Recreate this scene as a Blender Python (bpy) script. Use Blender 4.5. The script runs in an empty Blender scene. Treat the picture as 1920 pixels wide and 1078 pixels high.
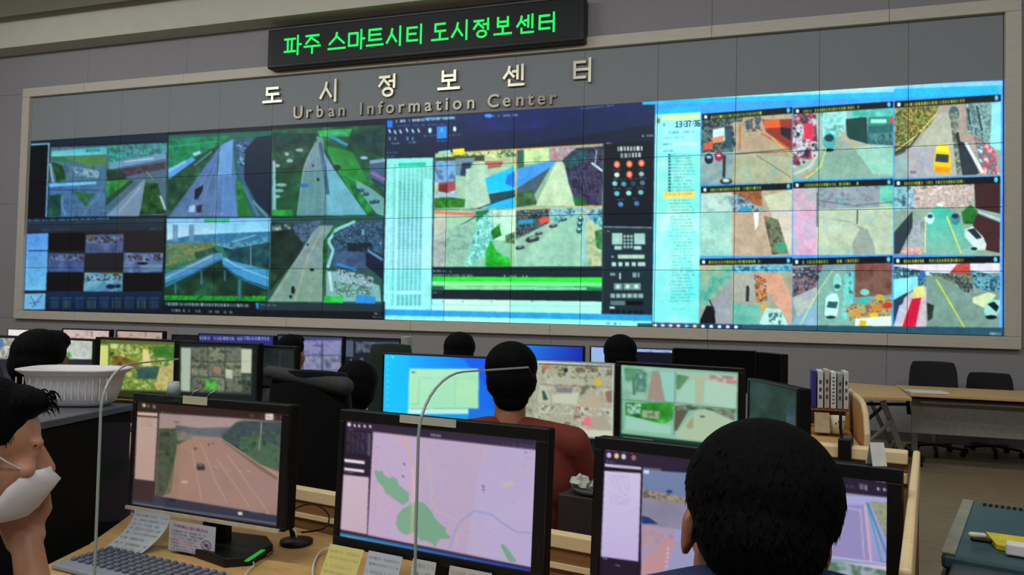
import bpy, bmesh, math, random
import numpy as np
from mathutils import Vector, Matrix, Euler
PI = math.pi
S = bpy.context.scene
C = S.collection
# ---------------------------------------------------------------- camera
FPX, YAW, PITCH, ROLL = 1430.0, 0.31259, 0.03151, 0.02154
CAM = np.array([12.498, -10.308, 1.463])
_cy, _sy = math.cos(YAW), math.sin(YAW)
CF = np.array([-_sy*math.cos(PITCH), _cy*math.cos(PITCH), math.sin(PITCH)])
_R = np.array([_cy, _sy, 0.]); _U = np.cross(_R, CF)
CR = _R*math.cos(ROLL)+_U*math.sin(ROLL); CU = -_R*math.sin(ROLL)+_U*math.cos(ROLL)
cd = bpy.data.cameras.new('camera'); cam = bpy.data.objects.new('camera', cd); C.objects.link(cam)
cd.sensor_width = 36; cd.lens = 36*FPX/1920; cd.clip_start = .05
m3 = Matrix((CR, CU, -CF)).transposed()
cam.matrix_world = Matrix.Translation(CAM) @ m3.to_4x4()
S.camera = cam
S.view_settings.view_transform = 'Standard'; S.view_settings.look = 'None'
S.view_settings.gamma = 1; S.view_settings.use_curve_mapping = False
S.view_settings.exposure = 0.0
# ---------------------------------------------------------------- light
W = bpy.data.worlds.new('world'); S.world = W; W.use_nodes = True
W.node_tree.nodes['Background'].inputs[0].default_value = (.55, .57, .6, 1)
W.node_tree.nodes['Background'].inputs[1].default_value = .05
def area(name, loc, sx, sy, power, col=(1, .97, .92), rot=(0, 0, 0)):
    l = bpy.data.lights.new(name, 'AREA'); l.shape = 'RECTANGLE'; l.size = sx; l.size_y = sy
    l.energy = power; l.color = col
    o = bpy.data.objects.new(name, l); C.objects.link(o); o.location = loc; o.rotation_euler = rot
    return o
for x, k in ((1.0, 1.7), (6.0, 1.3), (11.0, 1.1), (16.0, .9)):
    area('ceiling_and_wash_light', (x, -5.2, 6.25), 3.2, .6, 56*k, (.96, .98, 1), (1.0, 0, 0))  # added wash lamps, tilted to brighten the front wall and fascia
    area('ceiling_and_wash_light', (x, -6.4, 6.40), 3.2, .3, 30*k, (1, .98, .96))
    area('ceiling_and_wash_light', (x, -11.6, 6.40), 3.2, .3, 165, (1, .98, .96))
# ---------------------------------------------------------------- pixel helpers (the camera model above)
def ray(px, py): return CF + CR*((px-960)/FPX) + CU*((539-py)/FPX)
def dep(px, py, d): return CAM + ray(px, py)*d
def on_y(px, py, y): r = ray(px, py); return CAM + r*((y-CAM[1])/r[1])
def on_z(px, py, z): r = ray(px, py); return CAM + r*((z-CAM[2])/r[2])
def projn(X):
    d = np.asarray(X, float)-CAM; D = d@CF
    return 960+FPX*(d@CR)/D, 539-FPX*(d@CU)/D
# ---------------------------------------------------------------- materials
def lin(c):
    if isinstance(c, str): c = tuple(int(c[i:i+2], 16) for i in (1, 3, 5))
    a = np.asarray(c, float)/255
    return np.where(a <= .04045, a/12.92, ((a+.055)/1.055)**2.4)
MC = {}
def mat(name, col, rough=.6, metal=0., var=.12, scale=30., bump=0., spec=.5, stretch=None, emit=0., sheen=0.):
    if name in MC: return MC[name]
    m = bpy.data.materials.new(name); m.use_nodes = True; MC[name] = m
    nt = m.node_tree; b = nt.nodes['Principled BSDF']
    tc = nt.nodes.new('ShaderNodeTexCoord'); mp = nt.nodes.new('ShaderNodeMapping')
    nz = nt.nodes.new('ShaderNodeTexNoise'); nz.inputs['Scale'].default_value = scale; nz.inputs['Detail'].default_value = 4
    nt.links.new(tc.outputs['Object'], mp.inputs[0]); nt.links.new(mp.outputs[0], nz.inputs['Vector'])
    if stretch: mp.inputs['Scale'].default_value = stretch
    rp = nt.nodes.new('ShaderNodeMapRange'); rp.inputs['From Min'].default_value = .3; rp.inputs['From Max'].default_value = .7
    rp.inputs['To Min'].default_value = 1-var; rp.inputs['To Max'].default_value = 1+var
    nt.links.new(nz.outputs[0], rp.inputs[0])
    mx = nt.nodes.new('ShaderNodeVectorMath'); mx.operation = 'SCALE'
    l = lin(col); mx.inputs[0].default_value = tuple(l)
    nt.links.new(rp.outputs[0], mx.inputs['Scale']); nt.links.new(mx.outputs[0], b.inputs['Base Color'])
    b.inputs['Roughness'].default_value = rough; b.inputs['Metallic'].default_value = metal
    b.inputs['Specular IOR Level'].default_value = spec
    if bump:
        bp = nt.nodes.new('ShaderNodeBump'); bp.inputs['Strength'].default_value = bump; bp.inputs['Distance'].default_value = .01
        nt.links.new(nz.outputs[0], bp.inputs['Height']); nt.links.new(bp.outputs[0], b.inputs['Normal'])
    if emit:
        b.inputs['Emission Color'].default_value = (*l, 1); b.inputs['Emission Strength'].default_value = emit
    return m
def screen_mat(name, k):
    if name in MC: return MC[name]
    m = bpy.data.materials.new(name); m.use_nodes = True; MC[name] = m
    nt = m.node_tree; b = nt.nodes['Principled BSDF']
    a = nt.nodes.new('ShaderNodeVertexColor'); a.layer_name = 'Col'
    b.inputs['Base Color'].default_value = (.004, .004, .005, 1); b.inputs['Roughness'].default_value = .45
    b.inputs['Specular IOR Level'].default_value = .25
    nt.links.new(a.outputs[0], b.inputs['Emission Color']); b.inputs['Emission Strength'].default_value = k
    return m
def acrylic_mat():
    m = bpy.data.materials.new('clear_acrylic'); m.use_nodes = True; nt = m.node_tree
    for n in list(nt.nodes):
        if n.type != 'OUTPUT_MATERIAL': nt.nodes.remove(n)
    out = [n for n in nt.nodes if n.type == 'OUTPUT_MATERIAL'][0]
    t = nt.nodes.new('ShaderNodeBsdfTransparent'); t.inputs[0].default_value = (.96, .98, .97, 1)
    g = nt.nodes.new('ShaderNodeBsdfGlossy'); g.inputs[1].default_value = .02
    f = nt.nodes.new('ShaderNodeFresnel'); f.inputs[0].default_value = 1.12; ml = nt.nodes.new('ShaderNodeMath'); ml.operation = 'MULTIPLY'; ml.inputs[1].default_value = .25; nt.links.new(f.outputs[0], ml.inputs[0])
    mx = nt.nodes.new('ShaderNodeMixShader'); nt.links.new(ml.outputs[0], mx.inputs[0])
    nt.links.new(t.outputs[0], mx.inputs[1]); nt.links.new(g.outputs[0], mx.inputs[2]); nt.links.new(mx.outputs[0], out.inputs[0])
    return m
# ---------------------------------------------------------------- object helpers
def tag(o, label=None, cat=None, group=None, kind=None):
    if label: o['label'] = label
    if cat: o['category'] = cat
    if group: o['group'] = group
    if kind: o['kind'] = kind
    return o
def empty(name, loc=(0, 0, 0), rz=0, label=None, cat=None, group=None):
    o = bpy.data.objects.new(name, None); C.objects.link(o); o.location = Vector(loc); o.rotation_euler = (0, 0, rz)
    o.empty_display_size = .05
    return tag(o, label, cat, group)
def link(name, me, m, parent=None, smooth=False):
    o = bpy.data.objects.new(name, me); C.objects.link(o)
    if m is not None:
        me.materials.clear(); me.materials.append(m)
    if parent is not None: o.parent = parent
    if smooth:
        for p in me.polygons: p.use_smooth = True
    return o
class MB:
    def __init__(s): s.v = []; s.f = []
    def add(s, vs, fs):
        n = len(s.v); s.v += [tuple(map(float, v)) for v in vs]; s.f += [tuple(i+n for i in f) for f in fs]; return s
    def box(s, c, d, rz=0., mtx=None):
        x, y, z = (d[0]/2, d[1]/2, d[2]/2)
        vs = [Vector((a*x, b*y, e*z)) for e in (-1, 1) for b in (-1, 1) for a in (-1, 1)]
        R = mtx if mtx is not None else Matrix.Rotation(rz, 3, 'Z')
        vs = [R @ v + Vector(c) for v in vs]
        return s.add(vs, [(0, 2, 3, 1), (4, 5, 7, 6), (0, 1, 5, 4), (2, 6, 7, 3), (0, 4, 6, 2), (1, 3, 7, 5)])
    def bar(s, a, b, w, t=None, up=(0, 0, 1)):
        a = Vector(a); b = Vector(b); d = b-a; L = d.length
        if L < 1e-6: return s
        z = d/L; u = Vector(up)
        if abs(z.dot(u)) > .98: u = Vector((1, 0, 0))
        x = z.cross(u).normalized(); y = x.cross(z)
        M = Matrix((x, y, z)).transposed()
        return s.box((a+b)/2, (w, t or w, L), mtx=M)
    def tube(s, pts, r, n=10, caps=True):
        pts = [Vector(p) for p in pts]; k = len(pts)
        rs = r if hasattr(r, '__len__') else [r]*k
        vs = []; fs = []; px = None
        for i, p in enumerate(pts):
            d = (pts[min(i+1, k-1)]-pts[max(i-1, 0)]).normalized()
            if px is None:
                u = Vector((0, 0, 1)) if abs(d.z) < .9 else Vector((1, 0, 0)); px = d.cross(u).normalized()
            else:
                px = (px-d*px.dot(d)).normalized()
            py = d.cross(px)
            for j in range(n):
                a = 2*PI*j/n; vs.append(p+(px*math.cos(a)+py*math.sin(a))*rs[i])
        for i in range(k-1):
            for j in range(n):
                j2 = (j+1) % n; fs.append((i*n+j, i*n+j2, (i+1)*n+j2, (i+1)*n+j))
        if caps: fs.append(tuple(range(n))[::-1]); fs.append(tuple((k-1)*n+j for j in range(n)))
        return s.add(vs, fs)
    def ell(s, c, r, R=None, nu=16, nv=10):
        vs = []; fs = []; R = R if R is not None else Matrix.Identity(3)
        for i in range(nv+1):
            th = PI*i/nv
            for j in range(nu):
                ph = 2*PI*j/nu
                vs.append(R @ Vector((r[0]*math.sin(th)*math.cos(ph), r[1]*math.sin(th)*math.sin(ph), r[2]*math.cos(th)))+Vector(c))
        for i in range(nv):
            for j in range(nu):
                j2 = (j+1) % nu; fs.append((i*nu+j, (i+1)*nu+j, (i+1)*nu+j2, i*nu+j2))
        return s.add(vs, fs)
    def cap(s, a, b, ra, rb, n=12):      # tapered capsule
        a = Vector(a); b = Vector(b); d = (b-a)
        if d.length < 1e-5: return s.ell(a, (ra,)*3)
        z = d.normalized(); pts = []; rs = []
        for t in (-1, -.92, -.7, -.38, 0): pts.append(a+z*ra*t); rs.append(max(ra*math.sqrt(max(0, 1-t*t)), ra*.02))
        for t in (0, .38, .7, .92, 1): pts.append(b+z*rb*t); rs.append(max(rb*math.sqrt(max(0, 1-t*t)), rb*.02))
        return s.tube(pts, rs, n)
    def lathe(s, c, prof, n=24):
        vs = []; fs = []; c = Vector(c)
        for r, z in prof:
            for j in range(n): a = 2*PI*j/n; vs.append(c+Vector((r*math.cos(a), r*math.sin(a), z)))
        for i in range(len(prof)-1):
            for j in range(n): j2 = (j+1) % n; fs.append((i*n+j, i*n+j2, (i+1)*n+j2, (i+1)*n+j))
        return s.add(vs, fs)
    def prism(s, poly, off):          # extrude a polygon (list of 3d points) by vector off
        p = [Vector(q) for q in poly]; n = len(p); o = Vector(off)
        return s.add(p+[q+o for q in p], [tuple(range(n)), tuple(range(2*n-1, n-1, -1))]+[(i, i+n, (i+1) % n+n, (i+1) % n) for i in range(n)])
    def mesh(s, name):
        me = bpy.data.meshes.new(name); me.from_pydata(s.v, [], s.f); me.update()
        bm = bmesh.new(); bm.from_mesh(me); bmesh.ops.recalc_face_normals(bm, faces=bm.faces); bm.to_mesh(me); bm.free()
        return me
    def build(s, name, m, parent=None, smooth=False, bevel=0., seg=2, remesh=0., sm=0):
        me = s.mesh(name)
        if bevel or remesh:
            o = bpy.data.objects.new('tmp', me); C.objects.link(o)
            if remesh:
                q = o.modifiers.new('r', 'REMESH'); q.mode = 'VOXEL'; q.voxel_size = remesh
                if sm: q = o.modifiers.new('s', 'SMOOTH'); q.iterations = sm; q.factor = .5
                smooth = True
            if bevel:
                q = o.modifiers.new('b', 'BEVEL'); q.width = bevel; q.segments = seg; q.limit_method = 'ANGLE'; q.angle_limit = .6
            dg = bpy.context.evaluated_depsgraph_get(); dg.update()
            me2 = bpy.data.meshes.new_from_object(o.evaluated_get(dg)); bpy.data.objects.remove(o); bpy.data.meshes.remove(me); me = me2; me.name = name
        return link(name, me, m, parent, smooth)
def copy_tree(o, parent=None):
    c = o.copy(); C.objects.link(c)
    if parent is not None: c.parent = parent
    for ch in [q for q in KIDS.get(o.name, [])]: pass
    for ch in list(o.children): copy_tree(ch, c)
    return c
KIDS = {}
# ---------------------------------------------------------------- picture painter for screens (values stored on the screen surface)
def vnoise(h, w, cell, seed, octs=3):
    rg = np.random.RandomState(seed); out = np.zeros((h, w)); amp = 1; tot = 0
    for o in range(octs):
        c = max(cell/2**o, 1.); gh, gw = int(h/c)+3, int(w/c)+3; g = rg.rand(gh, gw)
        y = np.arange(h)/c; x = np.arange(w)/c; yi = y.astype(int); xi = x.astype(int)
        fy = (y-yi)[:, None]; fx = (x-xi)[None, :]; fy = fy*fy*(3-2*fy); fx = fx*fx*(3-2*fx)
        a = g[yi][:, xi]; b = g[yi][:, xi+1]; c2 = g[yi+1][:, xi]; d = g[yi+1][:, xi+1]
        out += amp*((a*(1-fx)+b*fx)*(1-fy)+(c2*(1-fx)+d*fx)*fy); tot += amp; amp *= .6
    out /= tot
    return np.clip((out-.5)*1.75+.5, 0, 1)
def rgb(c):
    if isinstance(c, str): return np.array([int(c[i:i+2], 16) for i in (1, 3, 5)], float)
    return np.asarray(c, float)
class Canvas:
    def __init__(s, x0, y0, x1, y1, bg='#000000'):
        s.x0, s.y0 = int(x0), int(y0); s.w, s.h = int(x1-x0), int(y1-y0)
        s.a = np.zeros((s.h, s.w, 3)); s.a[:] = rgb(bg); s.ox = s.oy = 0.; s.k = 1.; s.sd = 1
    def view(s, ox, oy, k): s.ox, s.oy, s.k = ox, oy, k; return s     # further coordinates are enlarged by k from (ox, oy)
    def T(s, p): return (s.ox+p[0]/s.k-s.x0, s.oy+p[1]/s.k-s.y0)
    def mask(s, pts):
        P = np.array([s.T(p) for p in pts]); x0 = max(int(P[:, 0].min())-1, 0); x1 = min(int(P[:, 0].max())+2, s.w)
        y0 = max(int(P[:, 1].min())-1, 0); y1 = min(int(P[:, 1].max())+2, s.h)
        if x1 <= x0 or y1 <= y0: return None
        M = np.zeros((y1-y0, x1-x0))
        for sx in (.25, .75):
            for sy in (.25, .75):
                X, Y = np.meshgrid(np.arange(x0, x1)+sx, np.arange(y0, y1)+sy); m = np.zeros(X.shape, bool)
                n = len(P)
                for i in range(n):
                    ax, ay = P[i]; bx, by = P[(i+1) % n]
                    if ay == by: continue
                    m ^= ((ay > Y) != (by > Y)) & (X < (bx-ax)*(Y-ay)/(by-ay)+ax)
                M += m
        return x0, x1, y0, y1, M/4
    def poly(s, pts, col, a=1., c2=None, gd=(0, 1)):
        r = s.mask(pts)
        if r is None: return s
        x0, x1, y0, y1, M = r; c = rgb(col)
        if c2 is not None:
            Y, X = np.mgrid[0:y1-y0, 0:x1-x0]; t = (X/max(1, x1-x0-1)*gd[0]+Y/max(1, y1-y0-1)*gd[1])/(gd[0]+gd[1])
            c = c[None, None]*(1-t[..., None])+rgb(c2)*t[..., None]
        M = (M*a)[..., None]; s.a[y0:y1, x0:x1] = s.a[y0:y1, x0:x1]*(1-M)+c*M
        return s
    def rect(s, x0, y0, x1, y1, col, a=1., **k): return s.poly([(x0, y0), (x1, y0), (x1, y1), (x0, y1)], col, a, **k)
    def noise(s, pts, cols, cell=4, a=1., th=None):
        r = s.mask(pts)
        if r is None: return s
        x0, x1, y0, y1, M = r; s.sd += 1; n = vnoise(y1-y0, x1-x0, cell*1.35, s.sd)
        cs = np.array([rgb(c) for c in cols]); t = n*(len(cs)-1); i = np.minimum(t.astype(int), len(cs)-2); f = (t-i)[..., None]
        c = cs[i]*(1-f)+cs[i+1]*f
        if th is not None: M = M*np.clip((n-th)*7+.5, 0, 1)
        M = (M*a)[..., None]; s.a[y0:y1, x0:x1] = s.a[y0:y1, x0:x1]*(1-M)+c*M
        return s
    def line(s, pts, w, col, a=1.):
        for (ax, ay), (bx, by) in zip(pts, pts[1:]):
            dx, dy = bx-ax, by-ay; L = math.hypot(dx, dy)
            if L < 1e-6: continue
            nx, ny = -dy/L*w/2, dx/L*w/2
            s.poly([(ax+nx, ay+ny), (bx+nx, by+ny), (bx-nx, by-ny), (ax-nx, ay-ny)], col, a)
        return s
    def ell(s, x, y, rx, ry, col, a=1., n=16):
        return s.poly([(x+rx*math.cos(2*PI*i/n), y+ry*math.sin(2*PI*i/n)) for i in range(n)], col, a)
    def glyph(s, p, q, h, col, a=.9, fill=.75, seed=None, wmax=1.):     # a row of small marks from p to q
        rg = random.Random(s.sd*7+int(p[0])+int(p[1])); L = math.hypot(q[0]-p[0], q[1]-p[1]); t = 0
        while t < L:
            w = h*rg.uniform(.35, .9)*wmax
            if rg.random() < fill:
                u, v = t/L, min(1, (t+w)/L)
                a0 = (p[0]+(q[0]-p[0])*u, p[1]+(q[1]-p[1])*u); b0 = (p[0]+(q[0]-p[0])*v, p[1]+(q[1]-p[1])*v)
                s.poly([a0, b0, (b0[0], b0[1]+h), (a0[0], a0[1]+h)], col, a*rg.uniform(.55, 1))
            t += w+h*.25
        return s
    def blur(s, r=1):
        for ax in (0, 1):
            a = s.a; s.a = (np.roll(a, 1, ax)+2*a+np.roll(a, -1, ax))/4
        return s
    def sample(s, px, py):
        x = np.clip(np.asarray(px)-s.x0-.5, 0, s.w-1.001); y = np.clip(np.asarray(py)-s.y0-.5, 0, s.h-1.001)
        xi = x.astype(int); yi = y.astype(int); fx = (x-xi)[..., None]; fy = (y-yi)[..., None]
        A = s.a
        return (A[yi, xi]*(1-fx)+A[yi, xi+1]*fx)*(1-fy)+(A[yi+1, xi]*(1-fx)+A[yi+1, xi+1]*fx)*fy
def grid_mesh(name, A, B, Cc, D, nu, nv, colf):
    """quad A(top left) B(top right) C(bottom left) D(bottom right); colf(X)->srgb 0-255 at world points"""
    A, B, Cc, D = [np.array(q, float) for q in (A, B, Cc, D)]
    u = np.linspace(0, 1, nu+1)[None, :, None]; v = np.linspace(0, 1, nv+1)[:, None, None]
    X = (A*(1-u)+B*u)*(1-v)+(Cc*(1-u)+D*u)*v; V = X.reshape(-1, 3)
    me = bpy.data.meshes.new(name); n = nu+1
    F = [(j*n+i, (j+1)*n+i, (j+1)*n+i+1, j*n+i+1) for j in range(nv) for i in range(nu)]
    me.from_pydata(V.tolist(), [], F); me.update()
    at = me.color_attributes.new('Col', 'FLOAT_COLOR', 'POINT')
    col = lin(np.clip(colf(X).reshape(-1, 3), 0, 255)); buf = np.ones((len(V), 4)); buf[:, :3] = col
    at.data.foreach_set('color', buf.ravel())
    return me
# ================================================================ SETTING
def wall_mat():
    m = mat('grey_fabric_panel', '#8b888b', .9, var=.05, scale=60, bump=.15)
    return m
M_wall = wall_mat(); M_wall_in = mat('blue_grey_panel', '#84898c', .85, var=.04, scale=60, bump=.1)
M_trim = mat('beige_painted_wood', '#bdb6a8', .55, var=.05, scale=8, stretch=(1, 1, 8))
M_ceil = mat('ceiling_paint', '#bdbbab', .8, var=.03, scale=4)
M_floor = mat('brown_floor', '#796a52', .55, var=.18, scale=5, stretch=(1.2, 6, 1))
M_black = mat('black_plastic', '#0b0b0c', .45, var=.1, scale=90, spec=.35)
M_blackm = mat('black_matte', '#0a0a0b', .85, var=.1, scale=90, spec=.2)
M_seam = mat('panel_joint', '#4e4c4e', .9)
M_wood = mat('light_wood', '#c09a62', .5, var=.12, scale=14, stretch=(1, 8, 8))
M_woodd = mat('wood_edge_band', '#d8c294', .5, var=.06, scale=14, stretch=(1, 8, 8))
M_woodk = mat('brown_wood_panel', '#7d5630', .5, var=.14, scale=12, stretch=(1, 8, 8))
M_white = mat('white_plastic', '#d8d8da', .4, var=.02)
M_steel = mat('brushed_steel', '#8a8c8c', .35, metal=.7, var=.05)
M_grey = mat('grey_plastic', '#6b6e72', .5, var=.05)
RX0, RX1, RY, RZ = -2.5, 19.0, -15.0, 6.5
def struct(name, mb, m, **k): return tag(mb.build(name, m, **k), kind='structure')
struct('floor', MB().box(((RX0+RX1)/2, RY/2, -.05), (RX1-RX0, -RY, .1)), M_floor)
struct('ceiling', MB().box(((RX0+RX1)/2, RY/2, RZ+.05), (RX1-RX0, -RY, .1)), M_ceil)
struct('wall_left', MB().box((RX0-.05, RY/2, RZ/2), (.1, -RY, RZ)), M_wall)
struct('wall_right', MB().box((RX1+.05, RY/2, RZ/2), (.1, -RY, RZ)), M_wall)
struct('wall_back', MB().box(((RX0+RX1)/2, RY-.05, RZ/2), (RX1-RX0, .1, RZ)), M_wall)
# front wall: fabric covered boards with narrow joints
PW, PH = 15.24, 3.048; Z0 = 1.30
wf = struct('wall_front', MB().box(((RX0+RX1)/2, .20, RZ/2), (RX1-RX0, .2, RZ)), M_seam)
xs = [RX0]+[1.25+2.125*k for k in range(-1, 9)]+[RX1]
zs = [0.0, .10, 1.16, 3.22, 5.22, RZ]
b = MB(); g = .004
for i in range(len(xs)-1):
    for j in range(len(zs)-1):
        if j == 0: continue
        x0, x1, z0, z1 = xs[i], xs[i+1], zs[j], zs[j+1]
        if j in (2, 3):            # the opening of the video wall
            for a0, a1 in ((x0, min(x1, -.1)), (max(x0, 15.34), x1)):
                if a1-a0 > .05: b.box(((a0+a1)/2, .06, (z0+z1)/2), (a1-a0-g, .1, z1-z0-g))
        else: b.box(((x0+x1)/2, .06, (z0+z1)/2), (x1-x0-g, .1, z1-z0-g))
o = link('wall_board', b.mesh('wall_board'), M_wall, wf)
b = MB(); xi = [0]+[1.016*k for k in range(1, 16)]
for i in range(15): b.box(((xi[i]+xi[i+1])/2, .06, (4.348+5.14)/2), (1.016-.004, .1, 5.14-4.348))
link('recess_board', b.mesh('recess_board'), M_wall_in, wf)
struct('baseboard_front', MB().box(((RX0+RX1)/2, .0, .05), (RX1-RX0, .03, .1)), mat('dark_base', '#4a4845', .7))
# frame round the video wall: four mitred strips with butt joints
t = MB()
def strip(x0, z0, x1, z1): t.box(((x0+x1)/2, -.01, (z0+z1)/2), (x1-x0, .10, z1-z0))
xj = [-.17]+[x for x in xs if 0 < x < 15.2]+[15.41]
for a0, a1 in zip(xj, xj[1:]):
    strip(a0+.002, 5.135, a1-.002, 5.29); strip(a0+.002, 1.15, a1-.002, 1.295)
strip(-.17, 1.297, -.005, 5.133); strip(15.245, 1.297, 15.41, 5.133)
struct('trim_1', t, M_trim, bevel=.004)
struct('trim_2', MB().box(((RX0+RX1)/2, -.17, 6.22), (RX1-RX0, .40, .56)).box(((RX0+RX1)/2, -.20, 5.94), (RX1-RX0, .36, .02)), M_ceil, bevel=.006)
struct('trim_3', MB().box(((RX0+RX1)/2, -1.15, 6.44), (RX1-RX0, 1.1, .12)), M_ceil, bevel=.006)

# ================================================================ VIDEO WALL PICTURES
V = Canvas(20, 120, 1920, 660, '#0c1420')
def foliage(c, pts, dark='#12301c', light='#3f8a3c', cell=4, a=1.):
    d, l = rgb(dark)*.85, rgb(light)*.85+rgb('#0c1010'); c.noise(pts, [d, d*.7+l*.3, d*.5+l*.5, l], cell*2.2, a)
def clutter(c, pts, cols, cell=4, th=.55, a=.9): c.noise(pts, cols, cell, a, th)
def paint_left(c):
    c.view(0, 240, 2.994)
    c.poly([(150, 70), (960, 20), (960, 520), (130, 1040)], '#0e1622')
    c.poly([(160, 66), (940, 28), (940, 72), (160, 108)], '#1b2733')
    c.poly([(165, 92), (276, 86), (262, 500), (152, 505)], '#07090f'); c.line([(170, 94), (278, 88)], 8, '#8fd0e8'); c.line([(275, 86), (259, 500)], 9, '#8fb8c8')
    # interchange view
    c.poly([(285, 108), (600, 98), (590, 495), (270, 500)], '#56708c')
    c.noise([(285, 108), (600, 98), (590, 495), (270, 500)], ['#3c5670', '#6a86a0', '#4c6a80'], 8, .6)
    c.poly([(288, 130), (600, 105), (600, 148), (288, 160)], '#46b8c0', 1, c2='#9fe0d8'); c.glyph((460, 122), (590, 116), 14, '#1c5a50')
    c.poly([(360, 165), (600, 152), (595, 208), (500, 215)], '#6a8848'); c.poly([(288, 160), (360, 160), (420, 200), (300, 185)], '#3a7a50')
    foliage(c, [(290, 190), (350, 210), (372, 290), (318, 302)], '#0f3a18', '#2a6a2a'); c.line([(280, 200), (300, 310)], 8, '#b8c8d0')
    clutter(c, [(400, 215), (560, 240), (550, 280), (430, 270)], ['#102030', '#c8d8e8', '#b08070'], 3, .4)
    c.line([(275, 322), (540, 308)], 16, '#8fd0e0'); c.line([(275, 345), (560, 350)], 8, '#38507a')
    foliage(c, [(400, 352), (530, 368), (480, 442)], '#2a5a38', '#4c8a50'); foliage(c, [(278, 378), (345, 370), (340, 495), (271, 495)], '#163f34', '#2f6a40')
    c.line([(350, 380), (345, 430), (370, 495)], 6, '#90a0c0'); c.line([(560, 370), (500, 440), (470, 492)], 4, '#8898b8')
    # slip road view
    c.poly([(600, 98), (940, 82), (935, 490), (592, 495)], '#55707c')
    c.noise([(600, 98), (940, 82), (940, 135), (610, 215)], ['#2a7a58', '#58b8a8', '#2f6a60', '#8fd0c8'], 6)
    c.line([(610, 215), (930, 155)], 34, '#7aa6b4'); c.line([(700, 190), (860, 170)], 6, '#d0e8f0')
    c.noise([(604, 240), (930, 190), (930, 228), (720, 270), (606, 290)], ['#3a3034', '#5a4c50'], 5)
    foliage(c, [(600, 235), (680, 235), (710, 285), (600, 300)], '#1c3a24', '#3a5a38'); c.line([(820, 240), (860, 290)], 4, '#c8a880')
    foliage(c, [(598, 300), (735, 290), (597, 395)], '#1f7a28', '#4fc050'); c.poly([(597, 395), (735, 290), (750, 300), (592, 440)], '#2a4a38')
    c.poly([(592, 495), (808, 288), (818, 292), (780, 495)], '#8398ae'); c.line([(670, 470), (790, 330)], 4, '#c0d0e0')
    foliage(c, [(815, 300), (885, 310), (930, 480), (785, 490)], '#123818', '#3f8a38'); c.line([(900, 380), (930, 460)], 12, '#c8d8e0')
    # lower left window with four dark cameras
    c.poly([(148, 512), (925, 500), (915, 1032), (130, 1022)], '#242120'); c.poly([(148, 516), (925, 506), (923, 578), (146, 585)], '#2f3c48', 1, c2='#202c34')
    c.glyph((160, 515), (620, 503), 8, '#d8e8f8', .6); c.glyph((230, 570), (420, 560), 8, '#607898', .5); c.glyph((830, 560), (905, 558), 12, '#507830', .8)
    c.poly([(147, 595), (271, 590), (262, 912), (138, 912)], '#5fa4dc', 1, c2='#7fc8dc'); c.line([(160, 688), (268, 688)], 6, '#1c3a60')
    for i in range(22): c.glyph((158, 604+i*13), (205+(i*37) % 45, 603+i*13), 5, '#2f5f90', .6)
    for q in (((275, 590), (480, 588), (478, 690), (272, 692)), ((262, 812), (470, 812), (466, 915), (258, 915)), ((690, 815), (912, 812), (910, 915), (688, 918))): c.poly(q, '#0b0b0d')
    cams = (((482, 600), (695, 594), (690, 700), (478, 702)), ((275, 702), (475, 705), (470, 808), (268, 806)), ((695, 700), (916, 700), (912, 810), (692, 812)), ((475, 812), (690, 812), (688, 918), (468, 918)))
    for i, q in enumerate(cams):
        c.noise(q, [('#3c4668', '#6a7698'), ('#38466e', '#6478a0'), ('#48608c', '#7ea0b8'), ('#4c8898', '#8fc8c8')][i], 10)
        x0, y0, x1 = q[0][0], q[0][1], q[1][0]
        clutter(c, [(x0+8, y0+15), (x1-8, y0+5), (x1-8, y0+42), (x0+8, y0+48)], ['#0c1018', '#e0e4e8', '#0c1420', '#806060'], 3, .35)
    c.ell(800, 760, 32, 8, '#101018'); c.ell(620, 890, 26, 14, '#182048'); c.ell(662, 888, 18, 11, '#182048'); c.rect(488, 600, 532, 612, '#786838'); c.line([(560, 816), (690, 816)], 6, '#607020')
    c.poly([(262, 920), (917, 918), (913, 1032), (252, 1026)], '#132c4a', 1, c2='#0c1828')
    for i in range(9):
        x = 280+70*i
        c.rect(x, 950, x+52, 960, '#2a5a70', .8)
        for k in range(4):
            c.glyph((x+k*13, 965), (x+8+k*13, 965), 48, '#5a8a70' if i % 2 else '#4a6f8c', .6, 1.); 
    c.poly([(138, 930), (256, 928), (252, 1020), (131, 1018)], '#84c0d8'); c.line([(170, 940), (205, 1000)], 3, '#203850'); c.line([(240, 935), (180, 1005)], 3, '#203850'); c.line([(160, 985), (225, 975)], 3, '#304860')
    # motorway view
    c.poly([(945, 40), (1530, 15), (1524, 498), (936, 500)], '#2a6a58')
    c.noise([(948, 60), (1290, 40), (1230, 100), (946, 235)], ['#147048', '#28a060', '#187a44'], 10)
    c.line([(950, 105), (1230, 75)], 5, '#30c878')
    foliage(c, [(946, 240), (1240, 90), (1180, 200), (1000, 420), (938, 498)], '#1c4830', '#3f7048')
    c.poly([(950, 498), (1238, 95), (1300, 68), (1330, 300), (1345, 498)], '#6880a8'); c.noise([(950, 498), (1238, 95), (1300, 68), (1330, 300), (1345, 498)], ['#5c7498', '#7890b4'], 12, .6)
    c.poly([(1238, 100), (1310, 60), (1300, 270), (1226, 265)], '#8fa8ec'); c.poly([(1226, 270), (1300, 272), (1335, 498), (1240, 498)], '#6f90b8')
    for k in range(4): c.line([(1040+70*k, 490), (1225+12*k, 130)], 2.5, '#a8c0e0', .7)
    c.line([(1200, 498), (1245, 120)], 3, '#c8d8f0', .6)
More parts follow.
